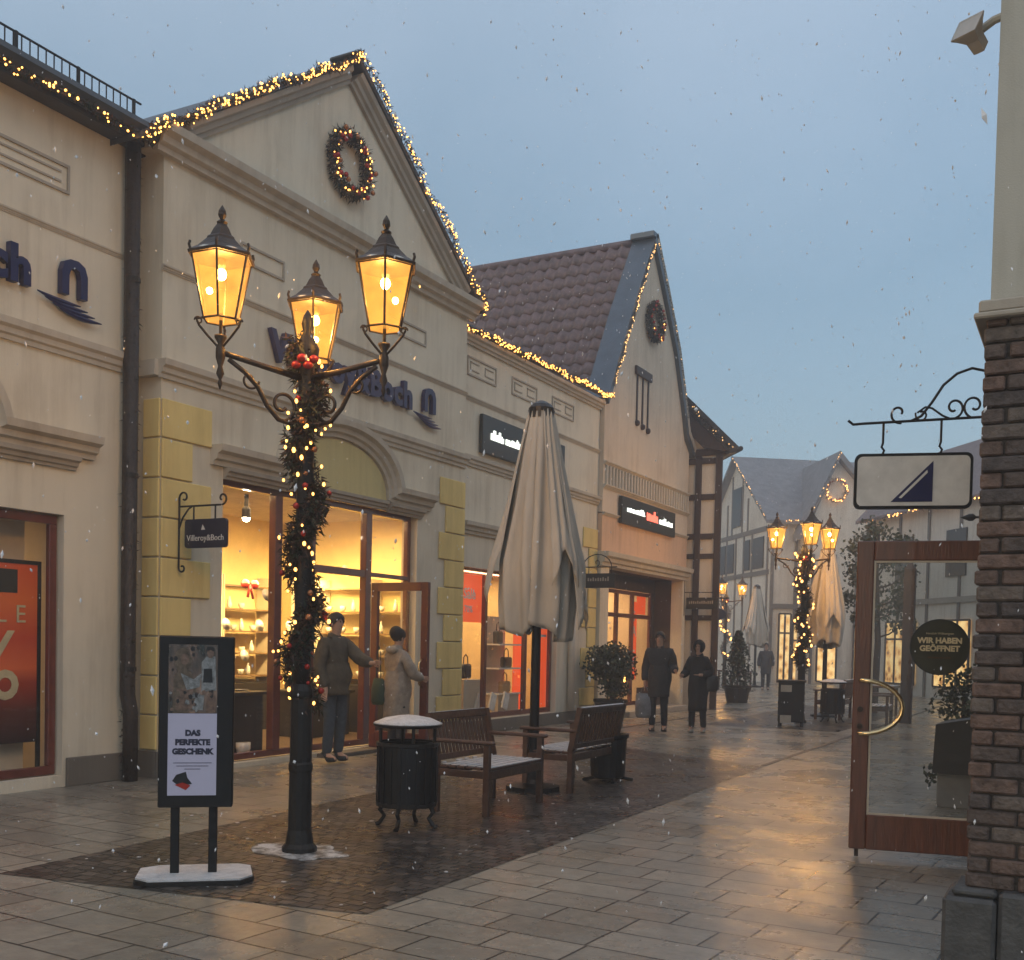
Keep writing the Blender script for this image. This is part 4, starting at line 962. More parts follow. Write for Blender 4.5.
# camera or floodlight housing high on the wall
sk=thing('wall_fixture','grey horn shaped fixture mounted high on the grey beige wall','fixture',(-.5,6.4,4.95))
T=Matrix.Translation((-.66,6.3,4.88))@Matrix.Rotation(rad(-118),4,'Z')@Matrix.Rotation(rad(60),4,'Y')@Matrix.Scale(.8,4)
b=MB(T); b.lathe([(.04,-.10),(.055,-.09),(.06,0),(.10,.06),(.125,.09),(.125,.10),(.10,.095)],(0,0),4,ph=.5); b.build('horn',basic('grey_plastic',(.42,.40,.37),.5,bump=.05),sk)
b=MB(T); b.lathe([(.09,.094),(.02,.04),(.01,.02)],(0,0),4,ph=.5); b.build('mouth',M['bagtan'],sk)
b=MB(); b.tube([(-.66,6.36,4.93),(-.57,6.34,4.97),(-.47,6.3,4.97)],.022,8); b.build('bracket',M['greywall'],sk)
b=MB(); b.tube([(-.485,6.02,4.95),(-.49,6.02,5.1),(-.53,6.0,5.5)],.012,6); b.build('cable',M['iron'],sk)

# ---------------------------------------------------------------- street lamps
def make_lamp():
    t=thing('street_lamp','','street lamp')
    b=MB(); b.lathe([(.13,0),(.13,.04),(.105,.07),(.095,.14),(.088,.17),(.083,.6),(.09,.62),(.09,.66),(.082,.68),(.080,1.15),(.09,1.17),(.09,1.21),(.072,1.26)],(0,0),14); b.build('base',M['iron'],t)
    b=MB(); b.lathe([(.070,1.26),(.065,1.42),(.062,3.3),(.075,3.34),(.06,3.4),(.055,3.62),(.08,3.66),(.09,3.74),(.06,3.8),(.03,3.86),(.045,3.92),(.03,3.98),(.005,4.02)],(0,0),12); b.build('pole',M['iron'],t,True)
    Lr=.66
    for k,a in enumerate((90,-30,210)):
        T=Matrix.Rotation(rad(a),4,'Z'); pl=lambda r,z:(r,0,z)
        b=MB(T); b.tube([(.05,0,3.52),(.3,0,3.55),(Lr,0,3.60)],[.028,.022,.02],8)
        b.tube([pl(.05,3.22),pl(.12,3.17),pl(.22,3.19),pl(.31,3.28),pl(.38,3.40),pl(.48,3.49),pl(.60,3.56)],.017,6)
        b.tube(scroll((.19,3.30),.115,1.15,-PI/2,-1,pl,30,.03),.013,6); b.tube(scroll((.44,3.44),.07,1.0,PI,1,pl,22,.02),.009,6)
        b.lathe([(.004,3.34),(.018,3.38),(.010,3.41),(.03,3.45),(.016,3.5),(.035,3.56),(.035,3.62),(.02,3.66),(.045,3.70),(.045,3.715),(.01,3.72)],(Lr,0),8)
        b.build('arm',M['bronze'],t,True)
        # lantern: tapered six-sided frame
        LT=T@Matrix.Translation((Lr,0,0)); n=6; zb,zt=3.82,4.25; rb,rt=.125,.215
        f=MB(LT)
        cs=[(cos(2*PI*i/n+.0),sin(2*PI*i/n+.0)) for i in range(n)]
        for i in range(n):
            c,s_=cs[i]; c2,s2=cs[(i+1)%n]
            f.tube([(rb*c,rb*s_,zb),(rt*c,rt*s_,zt)],.0085,5); f.tube([(rb*c,rb*s_,zb),(rb*c2,rb*s2,zb)],.0085,5); f.tube([(rt*c,rt*s_,zt),(rt*c2,rt*s2,zt)],.012,5)
            f.tube([(rt*c,rt*s_,zt-.01),((rt+.02)*c,(rt+.02)*s_,zt+.05),((rt+.012)*c,(rt+.012)*s_,zt+.075)],.010,5)
        for i in (0,2,4):
            c,s_=cs[i]; f.tube([(rb*c,rb*s_,zb),((rb+.05)*c,(rb+.05)*s_,zb-.02),((rb+.03)*c,(rb+.03)*s_,zb-.06),(rb*.75*c,rb*.75*s_,zb-.12),(.02*c,.02*s_,zb-.185)],.009,5)
            f.tube(scroll((rb+.035,zb-.03),.03,1,0,1,lambda r,z,c=c,s_=s_:(r*c,r*s_,z),12,.012),.006,5)
        f.tube([(0,0,3.68),(0,0,3.87)],.012,6)
        fr=f.build('lantern',M['bronze'],t)
        rf=MB(LT); rf.lathe([(rt+.025,zt-.005),(rt+.03,zt+.012),(.17,zt+.06),(.11,zt+.12),(.105,zt+.135),(.085,zt+.15),(.06,zt+.20),(.035,zt+.235)],(0,0),6,ph=0); rf.lathe([(.03,zt+.23),(.04,zt+.25),(.014,zt+.27),(.03,zt+.30),(.026,zt+.33),(.003,zt+.37)],(0,0),8); rf.build('lantern_roof',M['bronze'],fr)
        en=MB(LT); en.lathe([(.205,zt+.004),(.20,zt+.03),(.05,zt+.05)],(0,0),12,cap=False); en.build('reflector',M['ceramic'],fr)
        g=MB(LT); 
        for i in range(n):
            c,s_=cs[i]; c2,s2=cs[(i+1)%n]; g.add([(rb*c,rb*s_,zb),(rb*c2,rb*s2,zb),(rt*c2,rt*s2,zt),(rt*c,rt*s_,zt)],[(0,1,2,3)])
        g.add([(rb*c,rb*s_,zb) for c,s_ in cs],[tuple(range(n))[::-1]])
        g.build('glass',M['amber'],fr)
        bl=MB(LT); bl.ball((0,0,4.14),.036,10,8,(1,1,1.15)); bl.ball((.085,0,4.01),.024,8,6); bl.build('lamp_bulb_and_glint',M['lampbulb'],fr,True)  # smaller ball imitates a reflection of the glow beside the real bulb
        pr=MB(LT); pr.lathe([(.02,4.25),(.03,4.2),(.02,4.16)],(0,0),8); pr.build('socket',M['ceramic'],fr)
        point('lantern_light',T@Vector((Lr,0,4.06)),LAMP_W,(1,.60,.26),.05,t)
    return t
LAMP_W=50
lamp=make_lamp(); kids_all=None
def place(o,loc,rot,label,group=None):
    o.location=loc; o.rotation_euler=(0,0,rot); o['label']=label
    if group: o['group']=group
    return o
LG='three armed street lamps wound with fairy lights'
LAMPS=[((-5.18,6.36,0),rad(34),'nearest three lantern street lamp with warm glowing glass'),
       ((-5.55,23.75,0),rad(83),'second three lantern street lamp beside the far closed parasol'),
       ((-13.55,44.2,0),rad(60),'smallest most distant street lamp by the white timbered house')]
lamps=[lamp]
for l in LAMPS[1:]: lamps.append(copy_tree(lamp))
for o,(loc,rz,lb) in zip(lamps,LAMPS): place(o,loc,rz,lb,LG)
far_l=None
for o in lamps[1:]:
    for c in KIDS(o):
        if c.type=='LIGHT':
            if far_l is None: far_l=c.data.copy(); far_l.energy=LAMP_W*1.9
            c.data=far_l
def post_garland(x,y,label,z0=1.32,z1=3.75,turns=2.6,rad_=.135,bulbs=95,br=.0115,far=False,amp=.11,nper=120):
    th=thing('post_garland',label,'garland',(x,y,z0),'garlands wound round the lamp posts')
    n=int((z1-z0)/.03); pts=[]
    for i in range(n+1):
        t=i/n; a=turns*2*PI*t+1.2; pts.append(Vector((x+amp*cos(a),y+amp*sin(a),z0+(z1-z0)*t)))
    mb=MB(); needles(mb,pts,rad_,nper,.055 if not far else .1,.009 if not far else .014); mb.build('foliage',[M['needle'],M['needleb']],th)
    # outer strand
    bp=[]
    for _ in range(bulbs):
        p=R.choice(pts); a=R.uniform(0,2*PI); bp.append(p+Vector((cos(a),sin(a),R.uniform(-.5,.5)*.4))*rad_*R.uniform(.85,1.25))
    put_bulbs(th,bp,br,far)
    for i in range(34 if not far else 5):
        p=pts[int(R.random()*n)]; a=R.uniform(0,2*PI); b=MB(); b.ball(p+Vector((cos(a),sin(a),0))*rad_*1.0,R.uniform(.014,.026),8,6); b.build('bauble',M['bauble' if R.random()<.6 else 'baubleg'],th,True)
    for k in range(4):
        a=R.uniform(0,2*PI); b=MB(); b.ball((x+.11*cos(-1.5+k*.4),y+.11*sin(-1.5+k*.4)-.02,z1-.16+.05*(k%2)),.038,8,6,(1,1,.8)); b.build('ribbon',M['bauble'],th,True)
    return th
post_garland(-5.18,6.36,'thick garland with warm lights and red baubles round the nearest lamp post',turns=3.4,amp=.06,z0=1.12)
post_garland(-5.55,23.75,'lit garland round the second lamp post by the far parasol',1.2,3.7,br=.022,bulbs=75,far=True,nper=60,amp=.06,turns=3.2,rad_=.15)
post_garland(-13.55,44.2,'faint lit garland round the smallest distant lamp post',1.2,3.7,br=.04,bulbs=30,far=True,nper=14)
# snow at the lamp foot
def meltsnow():
    m,nt,out=newmat('melting_snow'); bs=N(nt,'ShaderNodeBsdfPrincipled',Roughness=.5); tc=N(nt,'ShaderNodeTexCoord'); n=N(nt,'ShaderNodeTexNoise',Scale=7.0,Detail=8.0,Roughness=.7); nt.links.new(tc.outputs['Object'],n.inputs['Vector'])
    c=ramp(nt,[(.40,(.07,.06,.055)),(.50,(.30,.29,.28)),(.58,(.62,.61,.60))],n.outputs[0]); nt.links.new(c.outputs[0],bs.inputs['Base Color']); nt.links.new(bs.outputs[0],out.inputs[0]); return m
b=MB(); 
pts=[(-5.18+(.40+.16*noise.noise(Vector((cos(a)*2,sin(a)*2,0))))*cos(a)*1.0,6.36+(.24+.16*noise.noise(Vector((cos(a)*2,sin(a)*2,3))))*sin(a)) for a in [2*PI*i/36 for i in range(36)]]
b.prism(pts,.005,.009,'z'); tag(b.build('snow_patch',meltsnow()),'thin patch of snow on the cobbles round the nearest lamp foot','snow')

# ---------------------------------------------------------------- information stand
S=thing('display_stand','black advertising stand with a lit poster of two people on a snowy base plate','display stand',(-5.15,5.27,0),rot=0)
ex=Vector((.70,.60,0)).normalized(); ey=Vector((-ex.y,ex.x,0))
O=Vector((-5.15,5.26,0)); TS=Matrix(((ex.x,ey.x,0,O.x),(ex.y,ey.y,0,O.y),(0,0,1,0),(0,0,0,1)))
b=MB(TS); b.bbox(-.235,.235,-.075,.075,.485,1.60,.008); b.build('housing',M['black'],S)
for x in(-.13,.11): b=MB(TS); b.bbox(x-.028,x+.028,-.02,.02,.03,.485,.005); b.build('post',M['black'],S)
b=MB(TS); b.prism([(-.37,-.14),(-.28,-.24),(.30,-.24),(.38,-.12),(.36,.20),(.27,.26),(-.25,.26),(-.37,.17)],.006,.035,'z'); b.build('base_plate',M['iron'],S)
b=MB(TS); b.prism([(-.36,-.135),(-.275,-.23),(.295,-.23),(.37,-.115),(.35,.19),(.265,.25),(-.245,.25),(-.36,.165)],.036,.047,'z'); b.build('snow',M['snow'],S)
def photo_mat():
    m,nt,out=newmat('dark_group_photo'); bs=N(nt,'ShaderNodeBsdfPrincipled',Roughness=.25); tc=N(nt,'ShaderNodeTexCoord')
    n=N(nt,'ShaderNodeTexVoronoi',Scale=14.0); mp=N(nt,'ShaderNodeMapping'); mp.inputs['Scale'].default_value=(1,1,.5); nt.links.new(tc.outputs['Object'],mp.inputs[0]); nt.links.new(mp.outputs[0],n.inputs['Vector'])
    n2=N(nt,'ShaderNodeTexNoise',Scale=9.0,Detail=5.0); nt.links.new(mp.outputs[0],n2.inputs['Vector'])
    r=ramp(nt,[(.40,(.012,.014,.014)),(.58,(.05,.035,.028)),(.75,(.12,.08,.06))],n2.outputs[0])
    nt.links.new(r.outputs[0],bs.inputs['Base Color']); nt.links.new(r.outputs[0],bs.inputs['Emission Color']); bs.inputs['Emission Strength'].default_value=.6
    nt.links.new(bs.outputs[0],out.inputs[0]); return m
b=MB(TS); b.box(-.175,.130,-.080,-.076,1.10,1.545); ph=b.build('poster_photo',photo_mat(),S)
def pm(n,c): 
    m=basic(n,tuple(x*.5 for x in c),.3,0,.55,38,0); return m
pale=pm('printed_pale',(.42,.44,.45)); skn=pm('printed_skin',(.30,.19,.14)); drk=pm('printed_dark',(.02,.02,.025)); hr=pm('printed_hair',(.22,.16,.11)); lil=emit('lit_lilac_poster',(.45,.44,.60),.10,(.33,.33,.43))
def flat(poly,mat,y,name='printed_figure'):
    b=MB(TS); b.prism(poly,y-.0012,y,'y'); b.build(name,mat,ph)
def ell(cx,cz,rx,rz,n=14): return [(cx+rx*cos(2*PI*i/n),cz+rz*sin(2*PI*i/n)) for i in range(n)]
flat(ell(-.085,1.44,.055,.085),hr,-.081); flat([(-.15,1.10),(-.14,1.34),(-.09,1.40),(-.03,1.36),(-.0,1.25),(-.05,1.10)],hr,-.0815)
flat(ell(-.075,1.45,.026,.038),skn,-.083); flat([(-.10,1.36),(-.02,1.32),(.03,1.36),(.02,1.27),(-.06,1.25)],pale,-.0835); flat([(-.13,1.12),(-.12,1.26),(-.02,1.26),(-.03,1.12)],skn,-.0822)
flat([(.03,1.24),(.03,1.43),(.06,1.47),(.115,1.47),(.125,1.25)],pale,-.0815); flat(ell(.085,1.49,.022,.032),skn,-.083); flat([(.04,1.30),(.045,1.39),(.095,1.39),(.10,1.30)],drk,-.0835)
flat([(-.03,1.12),(-.0,1.22),(.05,1.22),(.04,1.12)],pale,-.0836); flat([(.06,1.12),(.07,1.22),(.12,1.21),(.12,1.11)],skn,-.0837)
flat([(.058,1.50),(.062,1.53),(.085,1.535),(.108,1.525),(.110,1.50),(.085,1.512)],drk,-.0843); flat([(-.108,1.44),(-.112,1.48),(-.09,1.52),(-.06,1.52),(-.045,1.47),(-.06,1.49),(-.09,1.485)],hr,-.0843)
for i in range(26):
    cx=-.16+.28*R.random(); cz=1.11+.16*R.random(); a=R.uniform(.006,.022); flat([(cx+a*cos(q*1.26+i)*R.uniform(.5,1),cz+a*1.4*sin(q*1.26+i)*R.uniform(.5,1)) for q in range(5)],R.choice((pale,skn,drk,drk,hr)),-.0844-.0001*i)
for i in range(14):
    cx=-.16+.28*R.random(); cz=1.38+.15*R.random(); a=R.uniform(.005,.014)
    if not(-.12<cx<-.03 or .05<cx<.12): flat(ell(cx,cz,a,a*1.3,7),drk,-.0812)
b=MB(TS); b.box(-.175,.130,-.080,-.076,.565,1.098); lp=b.build('lit_poster',lil,S)
for t,s_,zz in (('DAS',.050,.955),('PERFEKTE',.050,.895),('GESCHENK',.050,.835)): text_mesh(t,s_,'lettering',M['navysign'],lp,frameM(TS@Vector((-.02,-.081,zz)),ex),.001,.0035,'CENTER')
for i,w_ in enumerate((.24,.20,.1)): b=MB(TS); b.box(-.02-w_/2,-.02+w_/2,-.0815,-.0805,.775-.02*i,.779-.02*i); b.build('fine_print',M['navysign'],lp)
b=MB(TS); b.prism([(-.145,.66),(-.12,.70),(-.06,.72),(-.05,.68),(-.02,.64),(-.10,.625)],-.082,-.0805,'y'); b.build('printed_gift',drk,lp)
b=MB(TS); b.prism([(-.13,.635),(-.06,.60),(-.03,.63),(-.08,.65)],-.083,-.0822,'y'); b.build('printed_ribbon',M['bauble'],lp)

# ---------------------------------------------------------------- litter bins
def make_bin():
    t=thing('litter_bin','','litter bin')
    b=MB(); b.lathe([(.235,.20),(.25,.21),(.255,.70),(.25,.72),(.23,.72),(.23,.24)],(0,0),20,cap=False); b.lathe([(.23,.22),(.01,.22)],(0,0),20,cap=False)
    for k in range(20):
        a=2*PI*k/20; b.box(.25,.262,-.016,.016,.22,.70,Matrix.Rotation(a,4,'Z'))
    b.build('body',M['black'],t)
    b=MB(); b.lathe([(.262,.70),(.268,.71),(.268,.735),(.255,.74)],(0,0),20,cap=False); b.build('rim',M['iron'],t); b=MB(); b.lathe([(.258,.19),(.262,.20),(.262,.225),(.25,.23)],(0,0),20,cap=False); b.build('base_ring',M['iron'],t)
    for k in range(4):
        a=rad(45+90*k); b=MB(Matrix.Rotation(a,4,'Z')); b.tube([(.235,0,.68),(.235,0,.88)],.016,6); b.build('lid_post',M['iron'],t)
    for k in range(4):
        a=rad(15+90*k); b=MB(Matrix.Rotation(a,4,'Z')); b.tube([(.20,0,.22),(.24,0,.14),(.20,0,.09),(.24,0,.03),(.27,0,.012)],[.022,.02,.018,.02,.024],6); b.build('leg',M['iron'],t)
    b=MB(); b.lathe([(.28,.865),(.30,.88),(.30,.89),(.20,.925),(.08,.945),(.01,.95)],(0,0),20); b.build('lid',M['iron'],t,True)
    b=MB(); b.lathe([(.295,.892),(.29,.902),(.20,.940),(.08,.962),(.01,.968)],(0,0),20); b.build('snow',M['snow'],t,True)
    return t
BG='round black litter bins with snowy lids'
bn=make_bin(); bn3=copy_tree(bn)
place(bn,(-5.13,7.72,0),0,'black litter bin with snowy lid standing left of the near bench',BG)
lowp=thing('round_planter','low black round planter standing behind the second bench','planter',(-4.98,11.75,0)); b=MB(); b.lathe([(.16,.03),(.20,.06),(.22,.5),(.24,.52),(.24,.56),(.21,.56),(.20,.5)],(-4.98,11.75),18); b.build('pot',M['iron'],lowp)
for k in range(4):
    a=.6+k*PI/2; b=MB(); b.tube([(-4.98+.12*cos(a),11.75+.12*sin(a),.05),(-4.98+.30*cos(a),11.75+.30*sin(a),.012)],.022,6); b.build('foot',M['iron'],lowp)
place(bn3,(-5.0,24.4,0),.3,'black litter bin behind the square bin near the far parasol',BG)

# ---------------------------------------------------------------- benches
def make_bench():
    t=thing('garden_bench','','bench'); W=.60
    for x in(-W,W):
        b=MB(); b.bbox(x-.03,x+.03,-.60,-.54,0,.66,.006); b.build('leg',M['teak'],t)
        b=MB(); b.bbox(x-.03,x+.03,-.06,.0,0,.46,.006); b.prism([(-.06,.46),(0,.46),(.10,.92),(.045,.93)],x-.03,x+.03,'x'); b.build('leg',M['teak'],t)
        b=MB(); b.bbox(x-.045,x+.045,-.64,.03,.66,.695,.012); b.build('arm_rest',M['teak'],t)
        b=MB(); b.bbox(x-.02,x+.02,-.54,-.06,.35,.415,.004); b.build('side_rail',M['teak'],t)
    b=MB(); b.bbox(-W+.03,W-.03,-.60,-.565,.34,.42,.004); b.bbox(-W+.03,W-.03,-.06,-.03,.34,.42,.004)
    for i in range(6): y=-.60+i*.092; b.bbox(-W+.0,W-.0,y,y+.075,.425,.447,.005)
    b.build('seat',M['teak'],t)
    b=MB(); Tb_=Matrix.Translation((0,-.03,.46))@Matrix.Rotation(rad(-12.5),4,'X')
    b.bbox(-W+.03,W-.03,-.018,.02,.40,.475,.01,Tb_); b.bbox(-W+.03,W-.03,-.014,.016,.02,.08,.006,Tb_)
    n=15
    for i in range(n): x=-W+.09+i*(2*W-.18)/(n-1); b.bbox(x-.019,x+.019,-.009,.009,.08,.40,.004,Tb_)
    b.build('backrest',M['teak'],t)
    b=MB()
    for i in range(6): 
        y=-.60+i*.092; b.bbox(-W+.04,W-.04,y+.004,y+.071,.4475,.456,.004)
    for i in range(9): x=-W+.1+R.random()*1.0; b.ball((x,-.05,.46),.03,6,4,(1.3,.8,.5))
    b.build('snow',M['snow'],t)
    b=MB(); b.bbox(-W+.04,W-.04,-.016,.016,.476,.483,.003,Tb_); b.build('snow',M['snow'],t)
    return t
# 5% narrower than life for the short two seaters in the photo
be=make_bench(); BGp='brown slatted garden benches dusted with snow'
benches=[be]+[copy_tree(be) for _ in range(3)]
place(benches[0],(-5.40,9.12,0),rad(90),'nearest brown slatted bench facing the street with snow on its seat',BGp); benches[0].scale=(.90,1,1)
place(benches[1],(-4.83,11.05,0),rad(-90),'brown slatted bench with its back to the street, right of the near parasol pole',BGp)
place(benches[2],(-4.95,25.7,0),rad(-90),'far bench with its back to the street below the second parasol',BGp)
place(benches[3],(-4.3,23.9,0),rad(95),'far bench in front of the second parasol, right of the square bin',BGp)

# square bin in the distance
q=thing('square_bin','square black litter bin with pale notices beside the second lamp','litter bin',(-5.45,22.5,0))
b=MB(Matrix.Translation((-5.45,22.5,0))@Matrix.Rotation(rad(12),4,'Z')); b.bbox(-.26,.26,-.26,.26,.10,.92,.01); b.build('body',M['black'],q)
b=MB(Matrix.Translation((-5.45,22.5,0))@Matrix.Rotation(rad(12),4,'Z')); b.bbox(-.29,.29,-.29,.29,.92,.96,.01); b.build('lid',M['iron'],q)
for x,z,h_ in ((-.1,.72,.14),(-.1,.08,.16)): b=MB(Matrix.Translation((-5.45,22.5,0))@Matrix.Rotation(rad(12),4,'Z')); b.box(x-.11,x+.11,-.268,-.262,z,z+h_); b.build('notice',M['trim'],q)
for x in(-.22,.22):
    b=MB(Matrix.Translation((-5.45,22.5,0))@Matrix.Rotation(rad(12),4,'Z')); b.bbox(x-.03,x+.03,-.24,.24,0,.10); b.build('foot',M['iron'],q)

# ---------------------------------------------------------------- parasols
def make_parasol(seed):
    t=thing('closed_parasol','','parasol'); r=random.Random(seed)
    b=MB(); b.lathe([(.30,0),(.30,.05),(.10,.08),(.075,.12),(.055,.3),(.05,2.5),(.04,4.10)],(0,0),12); b.build('pole',M['black'],t)
    n=96; m=44; vs=[];fs=[]
    zt,zb=4.12,1.62
    nf=13; phs=[r.uniform(-.12,.12) for _ in range(nf)]; dep=[r.uniform(.55,1.0) for _ in range(nf)]; hem=[r.uniform(0,.22) for _ in range(nf)]; hem[1]=.0
    def R_(s):   # s 0 top .. 1 bottom
        if s<.66: return .12+(.43-.12)*(s/.66)**.95
        return .43-.05*((s-.66)/.34)**1.5
    for j in range(m+1):
        for i in range(n):
            a=2*PI*i/n; fi=(i/n*nf)%nf; k=int(fi); fr=fi-k
            h=hem[k]*(1-fr)+hem[(k+1)%nf]*fr
            s=j/m; z=zt-(zt-zb-h)*s
            ss=(zt-z)/(zt-zb)
            pleat=abs(sin(PI*(fr+phs[k]*ss)))**.5
            amp=(.14+.50*min(1,ss*1.8))*dep[k]
            rr=R_(ss)*(1-amp*(1-pleat)) 
            rr*=1+.05*sin(7*ss+k*1.7)+.05*noise.noise(Vector((cos(a)*3,sin(a)*3,z*2.2)))+.018*sin(i*1.31+z*3)*min(1,ss*2)
            if h>.4 and s>.9: rr*=1+(s-.9)*2.5     # the short lappets flare at the hem
            tw=a+.25*ss*sin(k*2.1)
            vs.append((rr*cos(tw),rr*sin(tw),z))
    for j in range(m):
        for i in range(n): fs.append((j*n+i,j*n+(i+1)%n,(j+1)*n+(i+1)%n,(j+1)*n+i))
    b=MB(); b.add(vs,fs); o=b.build('canopy',M['canvas'],t,True)
    md=o.modifiers.new('thickness','SOLIDIFY'); md.thickness=.003
    b=MB(); b.lathe([(.135,4.10),(.14,4.14),(.11,4.18),(.04,4.22),(.01,4.23)],(0,0),16)
    for k in range(14): a=2*PI*k/14; b.box(.11,.145,-.016,.016,4.03,4.12,Matrix.Rotation(a,4,'Z'))
    b.build('crown',M['bagdark'],t)
    # outer panels of cloth that end higher, their corners sticking out
    for a0,wd,zl,fl in ((2.4,1.25,2.30,.12),(.62,1.3,2.05,.12),(-2.3,1.0,2.35,.12),(-.15,.85,2.5,.06)):
        b=MB(); vs=[]; nu,nv=22,26
        for j in range(nv+1):
            v=j/nv
            for i in range(nu+1):
                u=i/nu; zz=zt-(zt-zl+.30*abs(u-.5)*2-.1*sin(u*PI))*v; ss=(zt-zz)/(zt-zb)
                rr=R_(ss)*(1.03+.10*abs(sin(u*PI*2.5+a0))**.6*min(1,ss*2))+fl*max(0,v-.72)/.28*(.3+.9*abs(u-.5)*2)+.012*sin(u*19+v*5)
                a=a0+(u-.5)*wd*(1-.25*v)+.12*v*sin(3*v); vs.append((rr*cos(a),rr*sin(a),zz))
        b.add(vs,[(j*(nu+1)+i,j*(nu+1)+i+1,(j+1)*(nu+1)+i+1,(j+1)*(nu+1)+i) for j in range(nv) for i in range(nu)]); o=b.build('loose_panel',M['canvas'],t,True); md=o.modifiers.new('thickness','SOLIDIFY'); md.thickness=.004
    return t
PG='closed beige parasols in the street'
p1=make_parasol(5); p2=copy_tree(p1); p3=copy_tree(p1)
place(p1,(-5.33,10.5,0),rad(-20),'nearest closed beige parasol between the two near benches',PG)
place(p2,(-5.6,26.3,0),rad(70),'closed beige parasol to the right of the second street lamp',PG)
place(p3,(-12.2,44.0,0),rad(30),'pale distant closed parasol in front of the white timbered house',PG)

# ---------------------------------------------------------------- plants
def leafclump(mb,c,r,n,size,squash=1.0,hollow=.5):
    for _ in range(n):
        d=Vector((R.gauss(0,1),R.gauss(0,1),R.gauss(0,1))).normalized(); k=R.uniform(hollow,1.0)
        f=1+.28*noise.noise(d*2.1+Vector(c)); p=Vector(c)+Vector((d.x,d.y,d.z*squash))*r*k*f
        u=Vector((R.gauss(0,1),R.gauss(0,1),R.gauss(0,1))).normalized()*size*R.uniform(.6,1.3); v=u.cross(Vector((R.gauss(0,1),R.gauss(0,1),R.gauss(0,1)))).normalized()*size*.35
        mb.m=0 if R.random()<.6 else 1
        mb.add([p-u*.5,p+v,p+u*.5,p-v],[(0,1,2,3)])
def pot(parent,x,y,r,h,mat='iron'):
    b=MB(); b.lathe([(r*.75,0),(r*.95,h*.85),(r*1.05,h*.88),(r*1.05,h),(r*.9,h),(r*.88,h*.9)],(x,y),16); b.build('pot',M[mat],parent)
t=thing('potted_bush','round leafy bush in a dark pot by the peach building','potted plant',(-8.75,20.7,0)); x,y=-8.75,20.7
pot(t,x,y,.34,.48); b=MB(); b.tube([(x,y,.4),(x+.02,y,.8),(x,y,1.1)],.03,6); 
for k in range(6): a=k*1.05; b.tube([(x,y,.8),(x+.2*cos(a),y+.2*sin(a),1.25)],.012,5)
b.build('stem',M['bark'],t); mb=MB(); leafclump(mb,(x,y,1.20),.56,3800,.075,.85,.2); leafclump(mb,(x+.1,y,.72),.34,900,.07,.8,.2); mb.build('foliage',[M['leaf'],M['needle']],t)
put_bulbs(t,[(x+R.uniform(-.1,.5),y-.35+R.uniform(-.1,.1),.95+R.uniform(-.15,.3)) for _ in range(2)],.02)
t=thing('potted_conifer','dark pointed conifer in a pot behind the walking couple','potted plant',(-9.1,31.0,0)); x,y=-9.1,31.0
pot(t,x,y,.4,.5); mb=MB()
for k in range(12): leafclump(mb,(x,y,.6+k*.13),.58*(1-k/12.5)+.05,130,.10,.6,.3)
mb.build('foliage',[M['needle'],M['leaf']],t); b=MB(); b.tube([(x,y,.4),(x,y,2.1)],.03,6); b.build('stem',M['bark'],t)
t=thing('potted_shrub','small dark shrub in a pot beside the brick pillar, seen through the door glass','potted plant',(-1.35,15.2,0)); x,y=-1.40,14.8
pot(t,x,y,.3,.45); mb=MB(); leafclump(mb,(x,y,1.0),.42,700,.075,1.15,.3); leafclump(mb,(x,y,.6),.25,200,.07,.8,.3); mb.build('foliage',[M['leaf'],M['needle']],t); b=MB(); b.tube([(x,y,.35),(x,y,1.0)],.03,6); b.build('stem',M['bark'],t)
def tree(x,y,h,cr,label,lz=.55,n=2600,leaf=.12,mats=('leaf','leaf2'),group=None):
    t=thing('tree',label,'tree',(x,y,0),group); b=MB(); b.tube([(x,y,0),(x+.05,y,h*.35),(x-.03,y,h*.7),(x,y,h*.92)],[.10,.08,.05,.015],8); b.build('trunk',M['bark'],t)
    lim=MB(); mb=MB()
    for k in range(16):
        a=k*2.4; z0=h*(.38+.5*k/16); rr=cr*(1.05-.6*abs(k/16-.3)); e=Vector((x+rr*.7*cos(a),y+rr*.7*sin(a),z0+.35))
        lim.tube([(x,y,z0),(x+rr*.35*cos(a),y+rr*.35*sin(a),z0+.1),e],[.03,.02,.008],5)
        leafclump(mb,e,cr*R.uniform(.32,.5),n//16,leaf,.8,.15)
    lim.build('limb',M['bark'],t); mb.build('crown',[M[m] for m in mats],t); return t
tree(-4.9,29.0,5.1,1.05,'slender leafy street tree seen above and through the glass door')
put=thing('planter_cube','black slanted planter on a grey box seen through the lower door glass','planter',(-1.2,12.0,0)); 
b=MB(); b.bbox(-1.36,-.9,11.9,12.4,0,.36,.01); b.build('base_box',M['concrete'],put); b=MB(); b.prism([(-1.40,.36),(-.85,.36),(-.85,.97),(-1.38,.86)],11.82,12.45,'y'); b.build('top_box',M['black'],put)
mb=MB(); leafclump(mb,(-1.42,12.3,.30),.14,60,.07); mb.build('leaves',[M['leaf'],M['needle']],put)
# dark banner mast
bm=thing('post','dark square post standing in the street behind the glass door','post',(-3.6,25.4,0)); b=MB(); b.bbox(-3.72,-3.48,25.3,25.5,0,3.4,.01); b.build('shaft',M['timberd'],bm); b=MB(); b.lathe([(.16,3.4),(.16,3.44),(.01,3.62)],(-3.6,25.4),4,ph=.5); b.build('cap',M['timberd'],bm)
